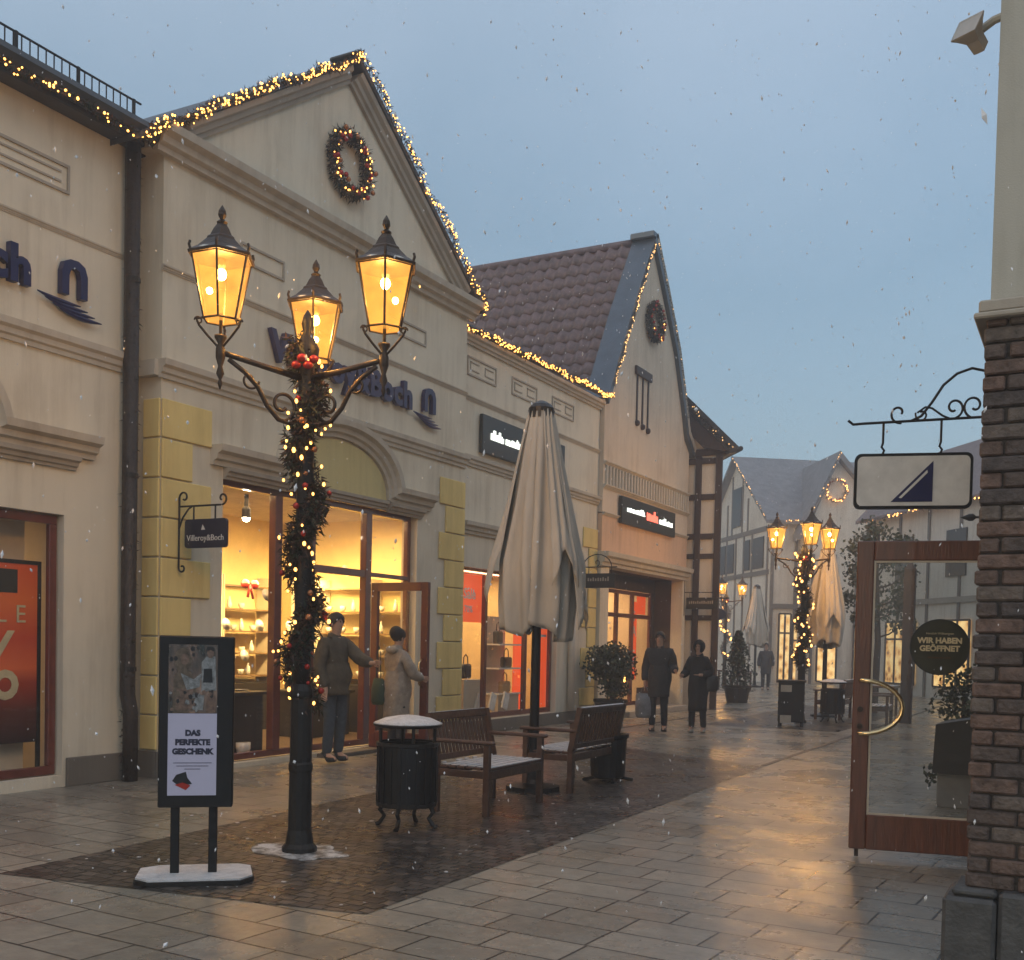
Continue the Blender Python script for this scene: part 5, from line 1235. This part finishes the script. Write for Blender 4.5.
# oval hanging sign far away
ov=thing('hanging_sign','dark blue oval sign hanging in front of the white timbered house','sign',(-11.9,36,2.9)); b=MB(); b.tube([(-12.6,36.2,3.3),(-11.0,36.2,3.3)],.03,6); b.build('bracket',M['iron'],ov); b=MB(); b.lathe([(.55,-.03),(.55,.03)],(0,0),24,Matrix.Translation((-11.6,36.2,2.75))@Matrix.Diagonal((1,1,.42,1))@Matrix.Rotation(rad(90),4,'X')); b.build('sign_panel',M['navysign'],ov)
b=MB(); b.box(-12.75,-12.55,36.1,36.3,0,3.5); b.build('post',M['iron'],ov)

# ---------------------------------------------------------------- far buildings
FX=Vector((-.4719,.8817,0)); RX=Vector((.8817,.4719,0))
def CT(lat,z,rot):   # frame with x along the facade to the right, y away; rot in degrees from the street axis
    a=math.atan2(RX.y,RX.x)+rad(rot); o=RX*lat+FX*z
    return Matrix.Translation((o.x,o.y,0))@Matrix.Rotation(a,4,'Z')
def litwin(T,x0,x1,y,z0,z1,st,parent):
    m,nt,out=newmat('lit_shop_glow'); bs=N(nt,'ShaderNodeBsdfPrincipled',Roughness=.2); tc=N(nt,'ShaderNodeTexCoord'); v=N(nt,'ShaderNodeTexVoronoi',Scale=3.2); nt.links.new(tc.outputs['Object'],v.inputs['Vector'])
    c=ramp(nt,[(.1,(.25,.09,.02)),(.35,(.8,.42,.12)),(.7,(1,.68,.28))],v.outputs[0]); nt.links.new(c.outputs[0],bs.inputs['Emission Color']); bs.inputs['Emission Strength'].default_value=st; bs.inputs['Base Color'].default_value=(.1,.06,.03,1); nt.links.new(bs.outputs[0],out.inputs[0])
    b=MB(T); b.box(x0,x1,y-.02,y+.02,z0,z1); w=b.build('lit_window',m,parent)
    s_=1 if y>0 else -1; b=MB(T); e=y+s_*.03; n=max(2,int((x1-x0)/.55))
    for i in range(n+1): x=x0+(x1-x0)*i/n; b.box(x-.035,x+.035,e-.03,e+.03,z0,z1)
    for z in (z0,z0+(z1-z0)*.72,z1): b.box(x0,x1,e-.028,e+.028,z-.035,z+.035)
    b.build('frame',M['timberd'],w); return w
def gable_end(mb,y0,y1,x,eave,ridge,th=.15):
    mb.prism([(y0,0),(y1,0),(y1,eave),((y0+y1)/2,ridge),(y0,eave)],x,x+th,'x')
FS=Matrix.Translation((0,0,-.22))@Matrix.Scale(1.16,4)
TA=CT(10.4*1.16,44*1.16,0)@FS; HA=thing('white_timbered_house','pale half timbered house with a snow dusted roof at the street end','building',tuple(TA.translation))
b=MB(TA@Matrix.Rotation(rad(8),4,'Z')); Wd=8.0
b.box(0,14,0,.2,0,7.0); gable_end(b,.0,Wd,-.02,6.95,9.85,.2); b.box(0,14,Wd-.2,Wd,0,7.0); b.build('wall',M['farwhite'],HA)
TA2=TA@Matrix.Rotation(rad(8),4,'Z')
b=MB(TA2); b.add([(-.35,-.35,6.75),(14,-.35,6.75),(14,Wd/2,10.0),(-.35,Wd/2,10.0),(-.35,Wd+.35,6.75),(14,Wd+.35,6.75),(-.35,-.35,6.62),(14,-.35,6.62),(14,Wd/2,9.87),(-.35,Wd/2,9.87),(-.35,Wd+.35,6.62),(14,Wd+.35,6.62)],[(0,1,2,3),(3,2,5,4),(6,9,8,7),(9,10,11,8),(0,3,9,6),(3,4,10,9),(0,6,7,1)]); b.build('roof',M['snowroof'],HA)
bt=MB(TA2)
for z in (6.4,4.6): bt.box(-.06,-.02,.1,Wd-.1,z,z+.2)
for y in (.2,2.0,3.0,4.0,5.2,6.6): bt.box(-.06,-.02,y,y+.14,0,6.4)
for y in (2.6,5.2): bt.box(-.06,-.02,y,y+.12,6.6,8.0)
bt.box(-.06,-.02,3.3,3.42,6.6,9.2); bt.box(-.06,-.02,4.6,4.72,6.6,9.2)
bt.build('timber_frame',M['grytimber'],HA)
for (y0,y1,z0,z1) in ((3.45,4.55,6.9,8.6),(.7,1.9,4.9,6.2),(2.3,2.9,4.9,6.2),(4.3,5.1,4.9,6.2),(5.4,6.5,4.9,6.2)):
    b=MB(TA2); b.box(-.08,-.03,y0,y1,z0,z1); b.build('window',M['signblack'],HA)
for x0,x1,z0,z1 in ((1.0,2.2,.2,2.6),(.4,.9,.2,3.0)):
    litwin(TA2,x0,x1,-.05,z0,z1,.8,HA)
for x in range(0,7): b=MB(TA2); b.box(.0+x*1.0,.12+x*1.0,-.06,-.01,0,6.5); b.build('post',M['grytimber'],HA)
b=MB(TA2); b.box(0,6,-.08,-.012,3.2,3.4); b.build('band',M['grytimber'],HA)
pt=[TA2@Vector(p) for p in ((-.4,-.35,6.8),(-.4,Wd/2,10.0))]
garland(pt,'fairy light string on the right rake of the white timbered house',.05,.12,4,30,.020,far=True,w=.02,dim=True)
pt=[TA2@Vector(p) for p in ((-.2,-.4,6.75),(3,-.4,6.75))]
garland(pt,'fairy light string on the eave of the white timbered house',.04,.12,4,16,.022,far=True,w=.02)
# second white gable with wreath, facing us
TBm=CT(12.8*1.16,43.5*1.16,4)@FS; HB=thing('wreath_gable_house','grey white gable house with a glowing wreath behind the second lamp','building',tuple(TBm.translation))
b=MB(TBm); b.prism([(-1.2,0),(6.0,0),(6.0,5.2),(3.5,5.4),(.05,9.15),(-1.15,6.2)],0,6,'y'); b.build('wall',M['farwhite'],HB)
b=MB(TBm); b.prism([(-1.45,5.95),(-1.45,6.2),(.05,9.5),(.05,9.2)],-.3,6,'y'); b.prism([(.05,9.2),(.05,9.5),(4.4,4.5),(4.4,4.25)],-.3,6,'y'); b.build('roof',M['snowroof'],HB)
for i in range(5): b=MB(TBm); b.box(-.9+i*.9,-.78+i*.9,-.05,-.01,0,5.4); b.build('post',M['grytimber'],HB)
for x0,x1,z0,z1 in ((-.6,.2,.3,2.6),(.9,1.9,.3,2.6)):
    litwin(TBm,x0,x1,-.05,z0,z1,.9,HB)
c=TBm@Vector((-.05,-.15,7.95))
wreath(tuple(c),.42,'small glowing wreath on the far grey white gable',.12,34,True,.028,TBm.to_3x3().to_4x4()@Matrix.Rotation(rad(90),4,'Z'))
pt=[TBm@Vector(p) for p in ((-1.5,-.35,6.15),(.05,-.35,9.4))]
garland(pt,'fairy light string on the left rake of the far wreath gable',.04,.12,4,16,.018,far=True,w=.02,dim=True)
# right side row seen through the door
a0=RX*15.3+FX*35; a1=RX*14.0+FX*43
dv=(a1-a0); Lc=dv.length; ang=math.atan2(dv.y,dv.x)
TC=Matrix.Translation((a0.x,a0.y,0))@Matrix.Rotation(ang,4,'Z')   # x away along the street, +y towards the street
# extend nearer too
HC=thing('right_row_building','pale building with a dusted red brown roof behind the white hanging sign','building',tuple(a0))
b=MB(TC); b.box(-7,Lc,-6,0,0,6.9); b.prism([(0,6.9),(-6,6.9),(-2.2,8.9)],-7,Lc,'x'); b.build('wall',M['farwhite'],HC)
b=MB(TC); b.add([(-7.2,.4,6.75),(Lc+.3,.4,6.75),(Lc+.3,-2.0,9.3),(-7.2,-2.0,9.3),(-7.2,-7,6.9),(Lc+.3,-7,6.9),(-7.2,.4,6.62),(Lc+.3,.4,6.62)],[(0,1,2,3),(3,2,5,4),(0,6,7,1),(0,3,4),(1,5,2)]); b.build('roof',M['pinkroof'],HC)
for i in range(8):
    b=MB(TC); b.box(-6.5+i*2,-6.36+i*2,.01,.05,0,6.8); b.build('post',M['grytimber'],HC)
b=MB(TC); b.box(-7,Lc,.01,.08,3.3,3.5); b.build('band',M['trimd'],HC)
for i in range(4):
    litwin(TC,-6+i*3.4,-3.9+i*3.4,.05,.4,2.7,(.3,.6,1.0,.7)[i],HC)
    b=MB(TC); b.box(-5.6+i*3.4,-4.4+i*3.4,.01,.06,4.2,5.8); b.build('window',M['signblack'],HC)
pt=[TC@Vector(p) for p in ((-6.8,.45,6.65),(Lc,.45,6.65))]
garland(pt,'fairy light string under the eave of the dusted red brown roof',.05,.12,4,60,.025,far=True,w=.02)
# closing building behind, left of the white house
HD=thing('pale_far_house','faint pale house closing the street behind the timbered one','building',(-28,60,0))
b=MB(); b.box(-36,-23,58,64,0,5.2); b.build('wall',M['farwhite'],HD); b=MB(); b.prism([(-36.4,5.1),(-22.6,5.1),(-29.5,8.2)],57.8,64.2,'y'); b.build('roof',M['snowroof'],HD)
b=MB(); b.box(-27,-26,57.95,57.99,.3,2.4); b.build('lit_window',emit('warm_far_glow',(1,.62,.25),.8),HD)
# far street closing walls so that no bare horizon shows
HE=thing('distant_row_house','distant grey white row of shops closing the end of the street','building',(-2,70,0))
b=MB(); b.box(-22,12,68,74,0,6.2); b.build('wall',M['farwhite'],HE); b=MB(); b.prism([(67.6,6.1),(74.4,6.1),(71,9)],-22.4,12.4,'x'); b.build('roof',M['snowroof'],HE)

# ---------------------------------------------------------------- people
def person(label,loc,rz,H=1.76,coat=(.03,.03,.035),trousers=(.015,.015,.02),coat_len=.72,pose=None,hair='short',shoes=(.02,.02,.02),fem=False,group=None,skinmat=None,hairmat=None,coatname='coat',hoodc=None,stride=.0):
    t=thing('person',label,'person',loc,group,0); k=H/1.75
    pose=pose or {}
    def S(p): return Vector(p)*k
    sw=.165 if fem else .195
    J=dict(pel=(0,0,.95),wai=(0,0,1.10),che=(0,0,1.28),neb=(0,0,1.44),nec=(0,-.005,1.51),he1=(0,-.02,1.575),he2=(0,-.015,1.66),he3=(0,-.005,1.72),
      shl=(-sw,0,1.40),ell=(-sw-.05,.02,1.13),wrl=(-sw-.05,-.05,.88),hal=(-sw-.045,-.07,.80),
      shr=(sw,0,1.40),elr=(sw+.05,.02,1.13),wrr=(sw+.05,-.05,.88),har=(sw+.045,-.07,.80),
      hpl=(-.09,0,.90),knl=(-.10,-.02-stride*.4,.50),anl=(-.10,.02-stride,.09),tol=(-.105,-.13-stride,.035),
      hpr=(.09,0,.90),knr=(.10,-.02+stride*.1,.50),anr=(.10,.02+stride,.09),tor=(.105,-.13+stride,.035))
    J.update(pose); J={n:S(p) for n,p in J.items()}
    rd=dict(pel=(.145,.10),wai=(.125,.095),che=(.155,.11),neb=(.075,.07),nec=(.052,.055),he1=(.062,.075),he2=(.072,.092),he3=(.05,.06),
      shl=.058,ell=.042,wrl=.028,hal=.030,shr=.058,elr=.042,wrr=.028,har=.030,hpl=.085,knl=.058,anl=.040,tol=.032,hpr=.085,knr=.058,anr=.040,tor=.032)
    E=[('pel','wai'),('wai','che'),('che','neb'),('neb','nec'),('nec','he1'),('he1','he2'),('he2','he3'),('che','shl'),('shl','ell'),('ell','wrl'),('wrl','hal'),('che','shr'),('shr','elr'),('elr','wrr'),('wrr','har'),
       ('pel','hpl'),('hpl','knl'),('knl','anl'),('anl','tol'),('pel','hpr'),('hpr','knr'),('knr','anr'),('anr','tor')]
    names=list(J)
    def sk(keys,add=0,over=None,sub=2,root='pel'):
        ks=[n for n in names if n in keys]; ix={n:i for i,n in enumerate(ks)}
        ed=[(ix[a],ix[b]) for a,b in E if a in ix and b in ix]
        rr=[]
        for n in ks:
            v=(over or {}).get(n,rd[n]); v=v if isinstance(v,tuple) else (v,v); rr.append(((v[0]+add)*k,(v[1]+add)*k))
        return skin_mesh([J[n] for n in ks],ed,rr,sub,ix.get(root,0))
    RT=Matrix.Translation(loc)@Matrix.Rotation(rz,4,'Z')
    b=MB(RT); b.add(*sk(names))
    # nose, ears, eyes and fingers join the one body mesh
    h=J['he2']; b.ball(h+Vector((0,-.098,-.035))*k,.014*k,6,5,(.8,1.1,1.3)); b.ball(h+Vector((-.078,0,-.03))*k,.02*k,6,5,(.4,.8,1.3)); b.ball(h+Vector((.078,0,-.03))*k,.02*k,6,5,(.4,.8,1.3))
    for s in('l','r'):
        w_=J['wr'+s]; hh=J['ha'+s]; d=(hh-w_).normalized(); side=d.cross(Vector((1,0,0)) if abs(d.x)<.8 else Vector((0,0,1))).normalized()
        for i in range(4):
            p=hh+side*(-.024+.016*i)*k; L=(.075,.085,.08,.062)[i]*k; q1=p+d*L*.55; q2=q1+(d+Vector((0,-.5,0))).normalized()*L*.5
            b.tube([p-d*.02*k,q1,q2],[.009*k,.0085*k,.006*k],6)
        p=hh-side*.03*k; b.tube([p-d*.03*k,p-side*.02*k+d*.02*k,p-side*.015*k+d*.05*k],[.011*k,.010*k,.007*k],6)
    body=b.build('body',M['skin'],t,True)
    b=MB(RT)
    for sx in(-.028,.028): b.ball(h+Vector((sx,-.088,.0))*k,.009*k,6,5)
    b.build('eye',M['hair'],t,True)
    b=MB(RT); b.ball(h+Vector((0,-.092,-.068))*k,.018*k,8,5,(1,.3,.22)); b.build('mouth',basic('lip',(.3,.1,.08),.5,bump=0),t,True)
    # trousers
    cm=basic('trouser_cloth',trousers,.85,0,.25,20,.3,80); km=basic('coat_cloth',coat,.8,0,.25,12,.5,40)
    b=MB(RT); b.add(*sk(('pel','hpl','knl','anl','hpr','knr','anr'),.016,dict(pel=(.10,.085),anl=.046,anr=.046))); b.build('trousers',cm,t,True)
    b=MB(RT)
    for s,sg_ in(('l',-1),('r',1)):
        a=J['an'+s]; o=J['to'+s]; b.add(*skin_mesh([a+Vector((0,.03,-.04))*k,a+Vector((0,-.05,-.05))*k,o+Vector((0,.0,.01))*k,a+Vector((0,.0,.05))*k],[(0,1),(1,2),(0,3)],[(.048*k,.045*k),(.050*k,.042*k),(.044*k,.032*k),(.058*k,.058*k)],2,0))
    b.build('shoes',basic('shoe_leather',shoes,.5,bump=.1),t,True)
    # coat: torso and sleeves plus a skirt to the hem
    b=MB(RT); add=.036 if coat_len else .025
    b.add(*sk(('pel','wai','che','neb','shl','ell','wrl','shr','elr','wrr'),add,dict(neb=(.07,.06),wrl=.034,wrr=.034,ell=.048,elr=.048),2))
    hemz=(.95-.0)-(.95-coat_len)
    rings=[];n=24; m=8
    for j in range(m+1):
        u=j/m; z=(1.18*(1-u)+coat_len*u)
        for i in range(n):
            a=2*PI*i/n; f=1+.05*sin(5*a+3*u)+.04*noise.noise(Vector((cos(a)*2,sin(a)*2,z*4+H)))
            rx=(.175+.055*sin(PI*min(1,u*1.4))*.6+.02*u)*f; ry=(.150+.05*sin(PI*min(1,u*1.4))*.6+.03*u)*f; rings.append(S((rx*cos(a)*(.93 if fem else 1),ry*sin(a),z)))
    b.add(rings,[(j*n+i,j*n+(i+1)%n,(j+1)*n+(i+1)%n,(j+1)*n+i) for j in range(m) for i in range(n)]+[tuple(m*n+i for i in range(n))])
    for p_ in b.v: p_+=Vector((noise.noise(p_*9),noise.noise(p_*9+Vector((5,0,0))),noise.noise(p_*7+Vector((0,5,0)))*.5))*.016
    co=b.build(coatname,km,t,True)
    b=MB(RT); b.add(*skin_mesh([S((0,.03,1.43)),S((0,.01,1.50)),S((0,.0,1.535))],[(0,1),(1,2)],[(.10*k,.085*k),(.085*k,.085*k),(.078*k,.08*k)],2)); b.build('collar',km,co,True)
    hm=hairmat or M['hair']
    b=MB(RT); hx_=h
    if hoodc is not None:
        n2,m2=16,10; vs=[]
        for j in range(m2+1):
            for i in range(n2+1):
                a=rad(-58)+ (2*PI-rad(64))*i/n2; el=-PI/2*.7+(PI/2*.7+PI/2)*j/m2
                vs.append(hx_+Vector((.115*cos(el)*cos(a),.125*cos(el)*sin(a)+.012,.135*sin(el)-.0))*k)
        b.add(vs,[(j*(n2+1)+i,j*(n2+1)+i+1,(j+1)*(n2+1)+i+1,(j+1)*(n2+1)+i) for j in range(m2) for i in range(n2)]); o=b.build('hood',basic('hood_cloth',hoodc,.85,bump=.3),t,True); md=o.modifiers.new('thickness','SOLIDIFY'); md.thickness=.015
    n2,m2=16,8; vs=[]; b=MB(RT)
    low={'short':.75,'cap':.6,'bob':1.0,'bun':.9}[hair]
    for j in range(m2+1):
        for i in range(n2):
            a=2*PI*i/n2; front=max(0,-sin(a)); el0=-low*(1-front)**.8*1.1+front*.38; el=el0+(PI/2-el0)*j/m2
            vs.append(hx_+Vector((.092*cos(el)*cos(a),.112*cos(el)*sin(a)+.010,.104*sin(el)+.012))*k)
    b.add(vs,[(j*n2+i,j*n2+(i+1)%n2,(j+1)*n2+(i+1)%n2,(j+1)*n2+i) for j in range(m2) for i in range(n2)])
    if hair=='bun': b.ball(hx_+Vector((0,.05,.04))*k,.10*k,10,8)
    b.build('cap' if hair=='cap' else 'hair',hm,t,True)
    return t,J,RT
# walking couple: they face the camera, slightly turned
cam_dir=math.atan2(-19.2,7)+PI/2
man,Jm,RTm=person('tall man in a dark knee length coat walking and holding a white carrier bag',(-7.12,19.15,0),cam_dir-.15,1.86,(.035,.033,.032),(.012,.013,.018),.62,dict(elr=(.245,.03,1.14),wrr=(.30,-.13,1.08),har=(.32,-.18,1.08)),'short',stride=.05)
wom,Jw,RTw=person('woman in a long black coat and dark hood walking arm in arm on the right',(-6.42,19.35,0),cam_dir-.35,1.70,(.014,.014,.016),(.012,.012,.014),.42,dict(ell=(-.24,.0,1.16),wrl=(-.26,-.16,1.10),hal=(-.27,-.22,1.10),elr=(.23,.03,1.15),wrr=(.12,-.17,1.12),har=(.06,-.20,1.12)),'bob',(.4,.37,.33),True,hoodc=(.014,.014,.016),stride=.06)
def bagprism(T,w,h,d,mat,label,name='carrier_bag',hl=.14,cat='bag'):
    t=thing(name,label,cat,tuple(T.translation)); b=MB(T); vs=[]
    for z,kx,ky in ((0,.8,.9),(h*.15,1,1.1),(h*.6,1.05,1),(h*.92,.92,.5),(h,.8,.22)):
        for i in range(12): a=2*PI*i/12; vs.append((w/2*kx*cos(a)*(1+.05*sin(3*a+z*9)),d/2*ky*sin(a),z))
    b.add(vs,[(j*12+i,j*12+(i+1)%12,(j+1)*12+(i+1)%12,(j+1)*12+i) for j in range(4) for i in range(12)]+[tuple(range(12))[::-1]]); b.build('body',mat,t,True)
    b=MB(T); b.tube([(-w*.22,0,h),(-w*.12,0,h+hl*.8),(0,0,h+hl),(w*.12,0,h+hl*.8),(w*.22,0,h)],.007,6); b.build('handle',mat,t); return t
hp=RTm@(Jm['hal']); T=Matrix.Translation((hp.x,hp.y,hp.z-.60))@Matrix.Rotation(cam_dir,4,'Z')
bagprism(T,.34,.46,.16,basic('grey_white_carrier',(.17,.18,.20),.4,0,.4,6,.3),'grey white carrier bag hanging from the tall walking man')
hp=RTw@Vector((.24,.02,.78)); T=Matrix.Translation(hp)@Matrix.Rotation(cam_dir,4,'Z')
bagprism(T,.26,.3,.12,M['bagdark'],'dark shoulder bag at the side of the woman in the long black coat','shoulder_bag',.4)
# man in the shop doorway facing right, arm stretched to the door
yaw=rad(90)+rad(8)
dm,Jd,RTd=person('man in olive brown jacket reaching out at the shop door',(-8.55,11.15,.02),yaw-rad(12),1.90,(.085,.068,.045),(.045,.06,.08),.80,
   dict(elr=(.20,-.22,1.22),wrr=(.14,-.44,1.18),har=(.13,-.52,1.19),ell=(-.25,.03,1.12),wrl=(-.22,-.06,.88)),'short',group=None,coatname='jacket')
dw,Je,RTe=person('woman in a pale hooded coat with a green bag entering the open shop door',(-8.33,12.25,.02),rad(160),1.73,(.36,.30,.24),(.03,.03,.035),.52,
   dict(elr=(.24,-.05,1.16),wrr=(.22,-.22,1.02),har=(.22,-.28,1.0),ell=(-.24,-.08,1.15),wrl=(-.2,-.27,1.08),hal=(-.19,-.33,1.08)),'bun',(.08,.06,.05),True,coatname='coat')
b=MB(RTe); b.ball(Vector((0,.10,1.47))*(1.73/1.75),.11,10,6,(1.1,.6,.5)); b.build('coat_hood',basic('pale_hood_cloth',(.38,.33,.27),.85,bump=.3),dw,True)
gm=basic('green_bag_cloth',(.035,.07,.045),.7)
hp=RTe@Vector((.16,.20,.70)); T=Matrix.Translation(hp)@Matrix.Rotation(rad(160),4,'Z')
bg=bagprism(T,.26,.36,.14,gm,'dark green shoulder bag on the back of the woman in the pale coat','shoulder_bag',.44)
hp=RTd@Vector((-.02,.24,.62)); T=Matrix.Translation(hp)@Matrix.Rotation(yaw,4,'Z')
# distant people
def far_person(loc,rz,H,label,coat): return person(label,loc,rz,H,coat,(.03,.03,.035),.6,None,'short',group=None)
far_person((-11.0,41.2,0),.3,1.8,'distant person in a dark coat standing by the pale house',(.05,.05,.055))
far_person((-5.9,33.5,0),1.2,1.75,'distant grey person seen through the left part of the door glass',(.06,.06,.065))

# far tables beyond the conifer
def far_table(x,y,label):
    t=thing('cafe_table',label,'table',(x,y,0),'snowy cafe tables far down the street'); b=MB(); b.bbox(x-.45,x+.45,y-.4,y+.4,.70,.75); b.build('tabletop',M['teak'],t)
    b=MB(); b.box(x-.42,x+.42,y-.37,y+.37,.752,.765); b.build('snow',M['snow'],t)
    for sx in(-.38,.38):
        for sy in(-.33,.33): b=MB(); b.box(x+sx-.03,x+sx+.03,y+sy-.03,y+sy+.03,0,.70); b.build('leg',M['teak'],t)
far_table(-11.6,39.6,'snowy cafe table left of the distant standing person'); far_table(-4.6,27.8,'snowy cafe table just behind the far parasol'); far_table(-12.9,40.5,'leftmost snowy cafe table in front of the pale house')

# ---------------------------------------------------------------- falling snow
def flakes():
    b=MB(); r=random.Random(3)
    for _ in range(9000):
        d=1.6+r.random()**.55*26; lat=r.uniform(-.62,.58)*d; z=1.6+r.uniform(-.30,.62)*d
        p=FX*d+RX*lat; p=Vector((p.x,p.y,z))
        if p.x<-8.9 or z<.05 or (p.x>-.7 and p.y>5.8): continue
        s=(r.uniform(.0014,.0034) if r.random()<.7 else r.uniform(.003,.0062))*(1 if d<7 else 1.7)
        t=Vector((r.gauss(0,.3),r.gauss(0,.3),-1)).normalized()*s*r.uniform(1,3.0); u=t.orthogonal().normalized()*s; v=t.cross(u).normalized()*s
        b.add([p+t,p+u,p+v,p-u,p-v,p-t],[(0,1,2),(0,2,3),(0,3,4),(0,4,1),(5,2,1),(5,3,2),(5,4,3),(5,1,4)])
    o=b.build('falling_snow',basic('snowflake',(.75,.75,.77),.8,bump=0)); tag(o,'scattered wet snowflakes falling through the whole street','snow',kind='stuff')
flakes()

# ---------------------------------------------------------------- air
hz_=MB(); hz_.box(-42,24,-14,82,-1,15)
hm,nt,out=newmat('haze_air'); pv=N(nt,'ShaderNodeVolumePrincipled'); pv.inputs['Color'].default_value=(.78,.80,.84,1); pv.inputs['Density'].default_value=.0055; pv.inputs['Anisotropy'].default_value=.2
nt.links.new(pv.outputs[0],out.inputs['Volume'])
hz_=hz_.build('haze',hm); tag(hz_,'pale snowy haze filling the street','haze',kind='stuff')

# ---------------------------------------------------------------- light
w=bpy.data.worlds.new('World'); sc.world=w; w.use_nodes=True; nt=w.node_tree; nt.nodes.clear()
out=nt.nodes.new('ShaderNodeOutputWorld')
sky=nt.nodes.new('ShaderNodeTexSky'); sky.sky_type='NISHITA'; sky.sun_disc=False; sky.sun_elevation=rad(11); sky.sun_rotation=rad(200); sky.air_density=1.3; sky.dust_density=3; sky.ozone_density=3
b1=nt.nodes.new('ShaderNodeBackground'); b1.inputs[1].default_value=.05; nt.links.new(sky.outputs[0],b1.inputs[0])
tc=nt.nodes.new('ShaderNodeTexCoord'); sp=nt.nodes.new('ShaderNodeSeparateXYZ'); nt.links.new(tc.outputs['Generated'],sp.inputs[0])
nz=N(nt,'ShaderNodeTexNoise',Scale=2.2,Detail=5.0,Roughness=.55); nt.links.new(tc.outputs['Generated'],nz.inputs['Vector'])
ma=N(nt,'ShaderNodeMath',operation='MULTIPLY_ADD'); ma.inputs[1].default_value=.34; nt.links.new(nz.outputs[0],ma.inputs[0]); nt.links.new(sp.outputs[2],ma.inputs[2])
cr=ramp(nt,[(0,(.185,.245,.30)),(.22,(.175,.24,.30)),(.5,(.145,.205,.265)),(1,(.36,.41,.48))],ma.outputs[0])
b2=nt.nodes.new('ShaderNodeBackground'); b2.inputs[1].default_value=1.0; nt.links.new(cr.outputs[0],b2.inputs[0])
ad=nt.nodes.new('ShaderNodeAddShader'); nt.links.new(b1.outputs[0],ad.inputs[0]); nt.links.new(b2.outputs[0],ad.inputs[1]); nt.links.new(ad.outputs[0],out.inputs[0])
sl=bpy.data.lights.new('sun','SUN'); sl.energy=.25; sl.angle=rad(25); sl.color=(1,.92,.84); so=bpy.data.objects.new('sun',sl); COL.objects.link(so); so.rotation_euler=(rad(55),0,rad(60))

# ---------------------------------------------------------------- camera
cam=bpy.data.cameras.new('camera'); co=bpy.data.objects.new('camera',cam); COL.objects.link(co)
th=math.atan(578/1080); roll=.022
cam.sensor_fit='HORIZONTAL'; cam.sensor_width=36; cam.lens=1080/1024*36; cam.shift_x=0; 
# principal point at (512,643) before the crop; the shift is measured in the rolled image
PITCH=rad(1.8); cam.shift_y=(643+1080*math.tan(PITCH)-480)/1024
cam.clip_start=.05; cam.clip_end=1000
co.matrix_world=Matrix.Translation((0,0,1.6))@Matrix.Rotation(th,4,'Z')@Matrix.Rotation(rad(90)-PITCH,4,'X')@Matrix.Rotation(roll,4,'Z')
sc.camera=co
sc.view_settings.view_transform='Standard'; sc.view_settings.look='None'; sc.view_settings.exposure=0.55; sc.view_settings.gamma=1
sc.render.engine='CYCLES'; cy=sc.cycles
cy.use_denoising=True; cy.max_bounces=6; cy.diffuse_bounces=3; cy.glossy_bounces=3; cy.transparent_max_bounces=12; cy.transmission_bounces=4; cy.volume_bounces=1; cy.sample_clamp_indirect=4; cy.sample_clamp_direct=0
cy.use_light_tree=True; cy.volume_step_rate=4; cy.use_adaptive_sampling=True; cy.adaptive_threshold=.02
cy.caustics_reflective=False; cy.caustics_refractive=False
